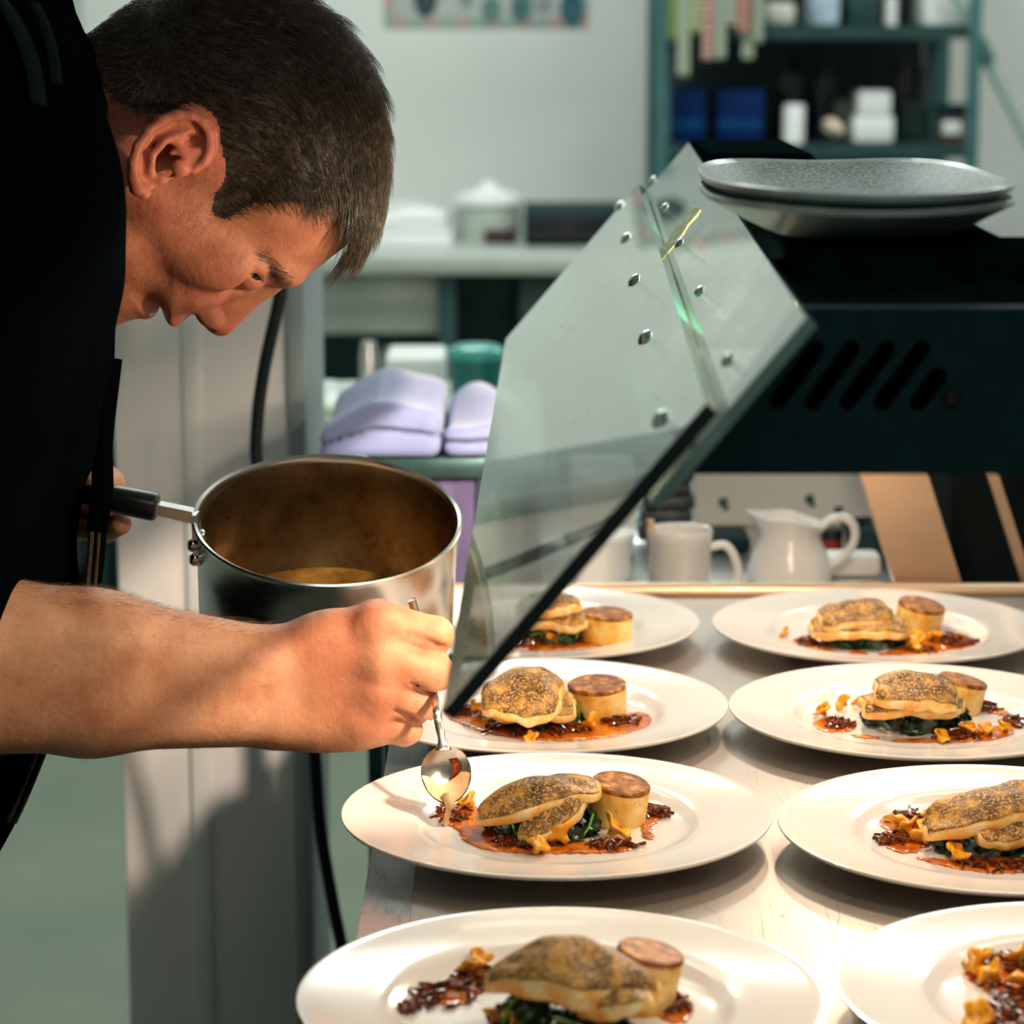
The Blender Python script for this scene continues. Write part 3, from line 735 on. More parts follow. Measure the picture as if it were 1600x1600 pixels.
# ================================================================== STORAGE RACK
RY0, RY1 = 6.28, 6.72
xr0, xr1 = X(1035, RY0, 150), X(1520, RY0, 150)
zs1, zs2 = Zc(226, RY0), Zc(40, RY0)
TEALM = simple('teal_rack_metal', (0.055, 0.150, 0.150), 0.4, 0.2, .15)
rk = T('storage_rack', 'teal metal storage rack against the back wall, loaded with kitchen stock', 'shelf', ((xr0 + xr1) / 2, 6.5, KZ))
for x in (xr0, xr1):
    for y in (RY0, RY1): mk('post', box((x - .014, y - .014, KZ), (x + .014, y + .014, KZ + 1.0), .003), TEALM, rk)
mk('post', box((X(1458, 6.6, 150) - .02, 6.60, KZ), (X(1458, 6.6, 150) + .02, 6.63, KZ + 1.0), .003), TEALM, rk)
for z in (zs1, zs2, zs2 + .30):
    bm = bmesh.new()
    box_bm(bm, (xr0, RY0 - .008, z - .03), (xr1, RY0 + .008, z)); box_bm(bm, (xr0, RY1 - .008, z - .03), (xr1, RY1 + .008, z))
    for i in range(42):
        x = xr0 + (xr1 - xr0) * (i + .5) / 42; box_bm(bm, (x - .0025, RY0, z - .012), (x + .0025, RY1, z - .006))
    box_bm(bm, (xr0, RY0, z - .0055), (xr1, RY1, z - .001))
    mk('shelf', bm_me(bm), M['dsteel'], rk)
# the dark back sheet of the rack
mk('back_sheet', box((xr0 + .02, RY1 - .006, KZ + .02), (X(1440, RY1, 150), RY1 - .002, KZ + 1.0)), simple('teal_dark_sheet', (0.030, 0.060, 0.058), 0.6), rk)
BLUE = simple('blue_tub', (0.0012, 0.016, 0.085), 0.6, var=.1, Specular_IOR_Level=0.1); BLUE2 = simple('blue_tub_band', (0.0012, 0.040, 0.13), 0.6, Specular_IOR_Level=0.1)
for (a, b, lab) in ((1050, 1102, 'dark blue tub at the left end of the rack shelf'), (1120, 1194, 'wider dark blue tub beside the first on the rack shelf')):
    xa_, xb_ = X(a, 6.33, 180), X(b, 6.33, 180); h_ = Zc(140, 6.33) - zs1
    bt = T('blue_tub', lab, 'tub', ((xa_ + xb_) / 2, 6.45, zs1), 'blue tubs on the rack')
    mk('body', box((xa_, 6.33, zs1), (xb_, 6.6, zs1 + h_), .008), BLUE, bt)
    mk('band', box((xa_ + .004, 6.327, zs1 + .03), (xb_ - .004, 6.34, zs1 + .052), .002), BLUE2, bt)
def bottle(px, py_top, r, label, mat, Y=6.5, neck=True, cat='bottle', name='bottle', z=None, py_b=None, grp='bottles on the rack'):
    z = zs1 if z is None else z; h_ = Zc(py_top, Y) - z; s = Y * .983 / FPX; rr = r * s
    pr = [(0, 0), (rr, 0), (rr, h_ * .55), (rr * .8, h_ * .68), (rr * .4, h_ * .8), (rr * .4, h_), (0, h_)] if neck else [(0, 0), (rr, 0), (rr, h_ * .92), (rr * .9, h_), (0, h_)]
    return solo(name, place(lathe(pr, 24), X(px, Y, 150), Y, z), mat, label, cat, grp)
DK = simple('dark_bottle', (0.004, 0.008, 0.012), 0.3); DB = simple('dark_blue_black', (0.003, 0.005, 0.016), 0.4)
bottle(1237, 55, 20, 'tall black bottle near the middle of the rack shelf', DK)
bottle(1285, 58, 19, 'tall blue black bottle right of the tall black one', DB)
RB = simple('maroon_bottle', (0.016, 0.005, 0.010), 0.4); BRW = simple('brown_bottle', (0.02, 0.012, 0.012), 0.4)
GB = simple('green_pack', (0.010, 0.045, 0.035), 0.5, var=.5, scale=30)
gx0, gx1 = X(1403, 6.5, 180), X(1450, 6.5, 180); zg = Zc(156, 6.5)
solo('green_carton', box((gx0, 6.45, zs1), (gx1, 6.6, zg), .004), GB, 'dark green carton right of the white tubs on the rack', 'carton')
bottle(1406, 84, 11, 'maroon bottle standing on the green carton, left one', RB, 6.5, True, z=zg)
bottle(1437, 92, 10, 'brown bottle with red cap standing on the green carton, right one', BRW, 6.53, True, z=zg)
WT = M['wplastic']
for (a, b, p, lab) in ((1335, 1398, 182, 'square white tub at the bottom of the pair on the rack'), (1341, 1393, 142, 'smaller white tub stacked on the square white tub')):
    zz_ = zs1 if p == 182 else Zc(182, 6.4) ; solo('white_tub', box((X(a, 6.36, 180), 6.36, zz_), (X(b, 6.36, 180), 6.5, Zc(p, 6.36)), .008), WT, lab, 'tub', 'white tubs on the rack')
bottle(1241, 163, 17, 'round white pot in front of the tall black bottle', M['white'], 6.36, False, 'pot', 'white_pot', grp='white pots on the rack')
me = lathe([(0, -.02), (.02, -.016), (.03, 0), (.02, .016), (0, .02)], 24); me.transform(Matrix.Translation((X(1302, 6.4, 210), 6.4, zs1 + .021)) @ Euler((0, R(35), 0)).to_matrix().to_4x4())
me.transform(Matrix.Translation((0, 0, .012)))
solo('bread_roll', me, simple('cream_roll', (.62, .52, .38), .6), 'cream coloured roll lying left of the white tubs on the rack', 'bread')
solo('paper_bag', box((X(1292, 6.55, 165), 6.5, zs1), (X(1330, 6.55, 165), 6.6, Zc(156, 6.55)), .01), simple('grey_bag', (.24, .26, .23), .7), 'greyish paper bag behind the cream roll on the rack', 'bag')
jr = T('red_jar', 'jar with black lid and red and white label at rack right end', 'jar', (X(1485, 6.4, 190), 6.4, zs1))
h1 = Zc(180, 6.4) - zs1; s = 6.4 * .983 / FPX
mk('glass', place(lathe([(0, 0), (22 * s, 0), (22 * s, h1), (0, h1)], 28), X(1487, 6.4, 190), 6.4, zs1), simple('red_brown_jar', (.07, .018, .018), .4), jr)
mk('lid', place(lathe([(0, 0), (27 * s, 0), (27 * s, .026), (0, .027)], 28), X(1487, 6.4, 190), 6.4, zs1 + h1), M['black'], jr)
mk('label', box((X(1474, 6.36, 190), 6.36, zs1 + .018), (X(1503, 6.36, 190), 6.38, zs1 + h1 - .012), .003), M['wplastic'], jr)
# upper shelf stock
for i, (a, b, p, m, nm, lab, ct) in enumerate(((1268, 1312, -20, simple('pale_blue_box', (.33, .42, .50), .5, var=.4, scale=18), 'pale_box', 'pale blue patterned box on the upper rack shelf', 'box'),
        (1326, 1372, -30, M['dsteel'], 'dark_box', 'dark box on the upper rack shelf beside the pale blue one', 'box'),
        (1445, 1520, -10, M['wplastic'], 'white_crate', 'white crate at the right end of the upper rack shelf', 'crate'))):
    solo(nm, box((X(a, 6.34, 20), 6.34, zs2), (X(b, 6.34, 20), 6.55, Zc(p, 6.34)), .006), m, lab, ct)
bottle(1388, -5, 11, 'small white pot on the upper rack shelf', M['white'], 6.4, False, 'pot', 'white_pot', z=zs2, grp='white pots on the rack')
# strips of sachets hanging from the upper shelf
def strip(px0, px1, py1, cols, lab, Y):
    t = NT('sachet_strip'); v = t.coord('Object', (1, 1, 22)); w = t.node('ShaderNodeTexWave', Scale=1.0, Distortion=1.5); w.bands_direction = 'Z'; t.link(v, w.inputs['Vector'])
    t.set(Base_Color=t.ramp(w.outputs['Fac'], [(0.2, cols[0]), (0.75, cols[1])]), Roughness=.4)
    x0_, x1_ = X(px0, Y, 60), X(px1, Y, 60); zb2 = Zc(py1, Y); zt2 = zs2 + .10; n = max(2, int((zt2 - zb2) / .022))
    bm = bmesh.new(); prev = None
    for i in range(n * 4 + 1):
        z = zt2 + (zb2 - zt2) * i / (n * 4); b_ = .006 * abs(math.sin(math.pi * i / 4)) + .001
        vs = [bm.verts.new((x0_, Y, z)), bm.verts.new(((x0_ + x1_) / 2, Y - b_, z)), bm.verts.new((x1_, Y, z)), bm.verts.new(((x0_ + x1_) / 2, Y + b_, z))]
        if prev:
            for k in range(4): bm.faces.new((prev[k], prev[(k + 1) % 4], vs[(k + 1) % 4], vs[k]))
        else: bm.faces.new(vs[::-1])
        prev = vs
    bm.faces.new(prev)
    solo('sachet_strip', bm_me(bm, True), t.m, lab, 'sachets', 'sachet strips hanging from the rack')
GRN, CRM, RED, LIM = (.16, .24, .20, 1), (.36, .36, .26, 1), (.30, .11, .085, 1), (.17, .24, .05, 1)
strip(1044, 1058, 62, (LIM, (.1, .16, .04, 1)), 'lime green sachet strip hanging leftmost on the rack', 6.245)
strip(1058, 1078, 118, (CRM, GRN), 'long cream sachet strip ending lowest, near the left rack post', 6.24)
strip(1078, 1096, 50, (CRM, LIM), 'short cream and lime sachet strip between the long cream and red ones', 6.235)
strip(1097, 1114, 94, (RED, (.42, .28, .24, 1)), 'longer red sachet strip left of the middle of the hanging row', 6.23)
strip(1115, 1134, 92, (GRN, CRM), 'long grey green sachet strip right of the longer red one', 6.24)
strip(1135, 1150, 40, (GRN, CRM), 'short grey green sachet strip between the two red strips', 6.235)
strip(1151, 1171, 52, (RED, (.34, .18, .14, 1)), 'shorter red sachet strip toward the right of the hanging row', 6.23)
strip(1160, 1178, 92, (GRN, CRM), 'green sachet strip hanging partly behind the shorter red one', 6.25)
strip(1178, 1192, 66, (CRM, GRN), 'cream green sachet strip hanging at the right end of the row', 6.24)
solo('white_sachet', box((X(1198, 6.3, 20), 6.29, zs2), (X(1243, 6.3, 20), 6.4, Zc(4, 6.3)), .012), simple('pale_pack', (.42, .43, .38), .6), 'pale packet lying on the upper shelf right of the sachet strips', 'packet')
# mop pole leaning on the wall right of the rack
a, b = P(1528, 66, 6.3), P(1640, 290, 6.3)
d = (b - a).normalized(); e0 = a - d * .55; e1 = a + d * ((a.z - 0.03) / -d.z)
mp = T('mop', 'grey pole leaning diagonally beside the right post of the rack', 'mop', (e1.x, 6.2, 0))
mk('pole', tube([e0, e1], .0125, 14), simple('grey_pole', (.25, .33, .31), .4), mp)
c = P(1536, 80, 6.3); mk('grip', tube([c - d * .03, c + d * .03], .019, 14), TEALM, mp)
mk('head', box((e1.x - .12, e1.y - .05, 0), (e1.x + .12, e1.y + .05, .04), .008), TEALM, mp)
# ================================================================== FOOD
t = NT('seared_skin'); v = t.coord('Object'); n1 = t.noise(v, 620, 3, 0.6); n2 = t.noise(v, 75, 4, 0.6)
base = t.ramp(n2, [(0.34, (0.048, 0.020, 0.006, 1)), (0.50, (0.18, 0.083, 0.020, 1)), (0.64, (0.56, 0.28, 0.050, 1))])
t.set(Base_Color=t.mix(t.ramp(n1, [(0.50, (0, 0, 0, 1)), (0.64, (1, 1, 1, 1))]), base, (0.68, 0.44, 0.15, 1)), Roughness=0.42, Specular_IOR_Level=0.3); t.bump(n1, 0.5, 0.0009); M['skinf'] = t.m
t = NT('fish_flesh'); v = t.coord('Object'); n1 = t.noise(v, 90, 4, 0.6); n3 = t.noise(t.coord('Object', (1, 3, 6)), 70, 3)
t.set(Base_Color=t.mix(t.math('MULTIPLY', n3, .22), t.ramp(n1, [(0.38, (0.84, 0.29, 0.020, 1)), (0.5, (0.89, 0.50, 0.075, 1)), (0.64, (0.92, 0.72, 0.36, 1))]), (0.86, 0.74, 0.55, 1)), Roughness=0.4, Subsurface_Weight=0.15, Subsurface_Radius=(.004, .002, .001)); t.bump(n1, 0.5, 0.0015); M['flesh'] = t.m
t = NT('fondant_side'); v = t.coord('Object'); n1 = t.noise(v, 60, 4, 0.6); n2 = t.noise(v, 260, 3)
t.set(Base_Color=t.mix(t.math('MULTIPLY', t.math('GREATER_THAN', n2, .66), .5), t.ramp(n1, [(0.35, (0.80, 0.34, 0.03, 1)), (0.50, (0.88, 0.57, 0.14, 1)), (0.66, (0.92, 0.72, 0.31, 1))]), (0.32, 0.13, 0.03, 1)), Roughness=0.4, Subsurface_Weight=0.2, Subsurface_Radius=(.006, .003, .001)); t.bump(n1, 0.2, 0.001); M['potato'] = t.m
t = NT('fondant_sear'); v = t.coord('Object'); n1 = t.noise(v, 110, 4, 0.65)
t.set(Base_Color=t.ramp(n1, [(0.38, (0.11, 0.030, 0.004, 1)), (0.52, (0.34, 0.11, 0.012, 1)), (0.70, (0.70, 0.38, 0.08, 1))]), Roughness=0.5, Specular_IOR_Level=.25); t.bump(n1, 0.4, 0.001); M['sear'] = t.m
t = NT('wilted_spinach'); v = t.coord('Object'); n1 = t.noise(v, 90, 4, 0.6)
t.set(Base_Color=t.ramp(n1, [(0.35, (0.0025, 0.014, 0.004, 1)), (0.58, (0.010, 0.050, 0.010, 1)), (0.78, (0.045, 0.150, 0.018, 1))]), Roughness=0.26, Specular_IOR_Level=0.6); t.bump(n1, 0.4, 0.0015); M['spinach'] = t.m
M['stem'] = simple('spinach_stem', (0.20, 0.42, 0.06), 0.3, var=.25, scale=60)
t = NT('golden_mushroom'); v = t.coord('Object'); n1 = t.noise(v, 170, 4, 0.6)
t.set(Base_Color=t.ramp(n1, [(0.34, (0.42, 0.13, 0.006, 1)), (0.46, (0.84, 0.35, 0.010, 1)), (0.7, (0.92, 0.50, 0.03, 1))]), Roughness=0.3, Subsurface_Weight=0.1, Subsurface_Radius=(.004, .002, .0005)); t.bump(n1, 0.3, 0.001); M['mush'] = t.m
t = NT('brown_butter_sauce'); v = t.coord('Object'); n1 = t.noise(v, 60, 4, 0.6)
t.set(Base_Color=t.ramp(n1, [(0.34, (0.30, 0.042, 0.002, 1)), (0.52, (0.62, 0.145, 0.004, 1)), (0.70, (0.78, 0.27, 0.010, 1))]), Roughness=0.12, Coat_Weight=0.5, Coat_Roughness=0.04); t.bump(n1, 0.15, 0.001); M['sauce'] = t.m
t = NT('onion_relish'); v = t.coord('Object'); n1 = t.noise(v, 220, 3, 0.6)
t.set(Base_Color=t.ramp(n1, [(0.38, (0.035, 0.006, 0.002, 1)), (0.55, (0.16, 0.028, 0.004, 1)), (0.70, (0.42, 0.10, 0.010, 1))]), Roughness=0.16, Coat_Weight=0.5, Coat_Roughness=0.05); M['relish'] = t.m

def fillet_mesh(L, W, Tk, bend, pt=(2.2, 2.2), curl=.0, seed=0, ns=60, nr=56):
    rnd = random.Random(seed); ph = [rnd.uniform(0, 6.28) for _ in range(9)]
    V = []; Q = []
    for i in range(ns):
        s = -1 + 2 * i / (ns - 1); s_ = max(-.999, min(.999, s)) * .992
        e = pt[0] if s < 0 else pt[1]
        hw = W / 2 * (1 - abs(s_) ** e) ** (1 / e) * (1 + .05 * math.sin(5 * s + ph[0]) + .03 * math.sin(11 * s + ph[1]))
        th = Tk * (.35 + .65 * (1 - abs(s_) ** 3) ** .5) * (1 + .10 * math.sin(4 * s + ph[2]))
        for k in range(nr):
            a = 2 * math.pi * k / nr; c, q = math.cos(a), math.sin(a)
            f = (abs(c) ** 3.6 + abs(q) ** 3.6) ** (-1 / 3.6)
            y = hw * c * f; z = th * .5 * q * f
            yy = y / (W / 2)
            w = .0004 * math.sin(9 * s + 3 * c + ph[3]) + .0003 * math.sin(14 * s + 5 * c + ph[4]) + .0003 * math.sin(8 * c + 7 * s + ph[5])
            zz = z + th * .5 + bend * (1 - s * s) - curl * yy * yy + w + .0012 * math.sin(3 * yy + 4 * s + ph[6])
            V.append((s * L / 2 + .001 * math.sin(6 * yy + ph[7]), y, zz))
    for i in range(ns - 1):
        for k in range(nr):
            a, b = i * nr + k, i * nr + (k + 1) % nr; Q.append((a, b, b + nr, a + nr))
    Q.append(tuple(range(nr))[::-1]); Q.append(tuple((ns - 1) * nr + k for k in range(nr)))
    me = me_from(V, Q); top = [bool(math.sin(2 * math.pi * ((j % nr) + .5) / nr) > .60 and 2 <= j // nr < ns - 3) for j in range((ns - 1) * nr)] + [False, False]
    bm = bmesh.new(); bm.from_mesh(me); bmesh.ops.recalc_face_normals(bm, faces=bm.faces); bm.to_mesh(me)
    # skin sheet: the upward faces, lifted a little
    bm.faces.ensure_lookup_table(); rest = [f for f in bm.faces if not top[f.index]]
    bmesh.ops.delete(bm, geom=rest, context='FACES')
    bm.normal_update()
    for vv in bm.verts: vv.co += vv.normal * .0006
    ex = bmesh.ops.extrude_face_region(bm, geom=list(bm.faces))
    for q in ex['geom']:
        if isinstance(q, bmesh.types.BMVert): q.co -= q.normal * .0009
    bmesh.ops.recalc_face_normals(bm, faces=bm.faces)
    sk = bpy.data.meshes.new('skin'); bm.to_mesh(sk); bm.free(); sk.polygons.foreach_set('use_smooth', [True] * len(sk.polygons))
    return me, sk
def put_fillet(px, py, h, L, W, Tk, bend, yaw, pitch, roll, label, pt=(2.2, 2.2), curl=.0, seed=0):
    r = T('fish_fillet', label, 'fish', tuple(PZ(px, py, FZ + h)), 'seared fish fillets on the plates')
    r.rotation_euler = (Matrix.Rotation(R(yaw), 3, 'Z') @ Matrix.Rotation(R(-pitch), 3, 'Y') @ Matrix.Rotation(R(roll), 3, 'X')).to_euler()
    a, b = fillet_mesh(L, W, Tk * 1.22, bend, pt, curl, seed)
    mk('flesh', a, M['flesh'], r, True); mk('skin', b, M['skinf'], r, True)
def put_potato(px, py, rad, hgt, tx, ty, label, lift=.0):
    r = T('potato_fondant', label, 'potato', tuple(PZ(px, py, FZ + lift)), 'browned potato fondants')
    r.rotation_euler = (R(tx), R(ty), 0.4)
    pr = [(0, .0005), (rad * .93, 0), (rad * .985, .0015), (rad, .004), (rad * 1.0, hgt * .7), (rad * .985, hgt - .0025), (0, hgt - .0022)]
    mk('body', lathe(pr, 48), M['potato'], r, True)
    pr = [(0, hgt - .0021), (rad * .984, hgt - .0024), (rad * .992, hgt - .0032), (rad * 1.003, hgt - .0030), (rad * .995, hgt - .001), (rad * .94, hgt), (rad * .5, hgt - .0003), (0, hgt)]
    mk('seared_top', lathe(pr, 48), M['sear'], r, True)
def put_spinach(px, py, rx, ry, hh, seed, label, n=64):
    c = PZ(px, py, FZ); rnd = random.Random(seed)
    vol = Vol((-rx - .012, -ry - .012, -.001), (rx + .012, ry + .012, hh + .010), .0016)
    d = vol.ell((0, 0, 0), (rx * .95, ry * .95, hh * .92))
    d = d + .0022 * np.sin(vol.X * 420 + 1 + vol.Z * 200) * np.sin(vol.Y * 380 + vol.X * 130) * np.sin(vol.Z * 450 + 2)
    vol.add(d.astype(np.float32)); vol.cut(vol.Z + 0 * vol.X + 0 * vol.Y - .0002 if False else (0.0004 - vol.Z + 0 * vol.X + 0 * vol.Y) * -1 * -1, .0)
    V, Q = vol.mesh(1); V = V.tolist(); Q = Q.tolist()
    for i in range(n):
        th = rnd.uniform(0, 6.283); ph = math.acos(rnd.uniform(.03, 1)); dr = Vector((math.sin(ph) * math.cos(th), math.sin(ph) * math.sin(th), math.cos(ph)))
        o = Vector((dr.x * rx * .97, dr.y * ry * .97, dr.z * hh * .94)); nn = Vector((dr.x / rx, dr.y / ry, dr.z / hh)).normalized()
        tt = nn.cross(Vector((rnd.uniform(-1, 1), rnd.uniform(-1, 1), rnd.uniform(-1, 1)))).normalized(); bb = nn.cross(tt)
        ln, wd = rnd.uniform(.010, .019), rnd.uniform(.0045, .009); a1, a2, a3 = (rnd.uniform(0, 6) for _ in range(3)); b0 = len(V)
        for u in range(8):
            s = u / 7; hw = wd * math.sin(math.pi * min(1, .12 + .88 * s) ** .8) + .0006
            for w in range(5):
                q = (w - 2) / 2
                lift = .0024 * math.sin(7 * s + a1 + 2 * q) + .0016 * math.sin(9 * q + a2 + 5 * s) + .0012 - .10 * ((s - .5) * ln) ** 2 / .01 - .0022 * q * q * math.cos(a3)
                p = o + tt * ((s - .5) * ln) + bb * (q * hw) + nn * lift; p.z = max(p.z, .0006); V.append(tuple(p))
        for u in range(7):
            for w in range(4): a = b0 + u * 5 + w; Q.append([a, a + 1, a + 6, a + 5])
    me = me_from(V, np.array(Q)); me.transform(Matrix.Translation(c))
    o = solo('spinach_bed', me, M['spinach'], label, 'spinach', kind='stuff', loc=c) if False else None
    me.transform(Matrix.Translation(-c))
    o = mk('spinach_bed', me, M['spinach']); o.location = c; WL[o.name] = Vector(c)
    o['label'] = label; o['category'] = 'spinach'; o['kind'] = 'stuff'; o['group'] = 'wilted spinach beds'
    bm = bmesh.new()
    for i in range(5):
        th = rnd.uniform(-2.8, -.4) if i < 4 else rnd.uniform(0, 6); z = rnd.uniform(.25, .75)
        k = math.sqrt(1 - z * z); p = Vector((k * math.cos(th) * rx, k * math.sin(th) * ry, z * hh)); q = Vector((rnd.uniform(-1, 1), rnd.uniform(-.4, .1), rnd.uniform(-.7, .7))).normalized()
        pts = [p + q * (s * .011) + p.normalized() * (.0030 - .0026 * abs(s)) for s in (-1, -.5, 0, .5, 1)]
        tube_bm(bm, spline(pts, 3), .0008, 6)
    mk('stalks', bm_me(bm, True), M['stem'], o, True)['kind'] = 'stuff'
def put_mushroom(px, py, size, seed, label, h=.0):
    rnd = random.Random(seed); ph = [rnd.uniform(0, 6.28) for _ in range(5)]; n = 30
    pts = [(0.01, -.02), (0.22, 0), (.27, .20), (.34, .42), (.55, .58), (.80, .66), (.98, .80), (1.0, .92), (.90, 1.0), (.66, .95), (.40, .82), (.18, .74), (.01, .72)]
    V = []; Q = []; k1, k2 = rnd.choice((2, 3)), rnd.choice((4, 5))
    for j, (r, z) in enumerate(pts):
        for i in range(n):
            a = 2 * math.pi * i / n; w = r * r
            rr = r * (1 + .15 * w * math.sin(k1 * a + ph[0]) + .09 * w * math.sin(k2 * a + ph[1])) * (1 - .35 * w * max(0, math.cos(a + ph[4])))
            zz = z + w * (.16 * math.sin(k1 * a + ph[2]) + .10 * math.sin(k2 * a + ph[3]))
            V.append((rr * math.cos(a) * size * .55, rr * math.sin(a) * size * .55, zz * size * .55))
    for j in range(len(pts) - 1):
        for i in range(n):
            a, b = j * n + i, j * n + (i + 1) % n; Q.append((a, b, b + n, a + n))
    Q.append(tuple(range(n))[::-1]); Q.append(tuple((len(pts) - 1) * n + i for i in range(n)))
    me = me_from(V, Q); me.transform(Euler((R(rnd.uniform(-10, 60)), R(rnd.uniform(-45, 45)), rnd.uniform(0, 6.28))).to_matrix().to_4x4())
    zmin = min(vv.co.z for vv in me.vertices); c = PZ(px, py, FZ + .001 + h); me.transform(Matrix.Translation((0, 0, -zmin)))
    o = mk('mushroom', me, M['mush']); o.location = c; WL[o.name] = Vector(c)
    o['label'] = label; o['category'] = 'mushroom'; o['group'] = 'golden mushrooms on the plates'
def put_sauce(polys, seed, label, cmat='sauce', th=.0011):
    Vs, Qs, nb = [], [], 0; rnd = random.Random(seed)
    for poly in polys:
        pts = [PZ(x, y, FZ) for x, y in poly]; pl = cr2([(p.x, p.y) for p in pts], 4)
        xs = [p[0] for p in pl]; ys = [p[1] for p in pl]
        vol = Vol((min(xs) - .004, min(ys) - .004, FZ - .0012), (max(xs) + .004, max(ys) + .004, FZ + .0034), .0010)
        U, W = vol.X[:, :, 0], vol.Y[:, :, 0]
        d2 = polysdf(pl, U, W) + .0014 * np.sin(U * 700 + seed) * np.sin(W * 610 + 2 * seed) + .0008 * np.sin(U * 1500 + W * 900)
        top = th * np.clip(-d2 / .0022, 0, 1) ** .5 + .0003
        d = np.maximum(np.maximum(d2[:, :, None] * .8, vol.Z - (FZ + top)[:, :, None]), (FZ - .0002) - vol.Z)
        vol.F = d.astype(np.float32); V, Q = vol.mesh(2)
        Vs.append(V); Qs.append(Q + nb); nb += len(V)
    if not Vs: return
    me = me_from(np.concatenate(Vs), np.concatenate(Qs))
    solo('sauce_puddle', me, M[cmat], label, 'sauce', 'brown butter sauces', 'stuff')
def put_relish(spots, seed, label, n=30):
    rnd = random.Random(seed); bm = bmesh.new()
    for (px, py, w, d) in spots:
        c = PZ(px, py, FZ + .0008)
        for i in range(n):
            a, r = rnd.uniform(0, 6.283), math.sqrt(rnd.uniform(0, 1)); p = c + Vector((math.cos(a) * r * w, math.sin(a) * r * d, (1 - r) * .0042 + rnd.uniform(0, .0012)))
            an = rnd.uniform(0, 6.283); ln = rnd.uniform(.003, .0075); q = Vector((math.cos(an), math.sin(an), rnd.uniform(-.15, .3)))
            b = Vector((-q.y, q.x, rnd.uniform(0, .8))) * rnd.uniform(-.0022, .0022)
            pts = [p - q * ln, p + b, p + q * ln]
            for u in pts: u.z = max(u.z, FZ + .0009)
            rr = rnd.uniform(.0006, .0013); tube_bm(bm, spline(pts, 3), rr, 6, True, 1.5)
    solo('onion_relish', bm_me(bm, True), M['relish'], label, 'relish', 'dark onion relish heaps', 'stuff')

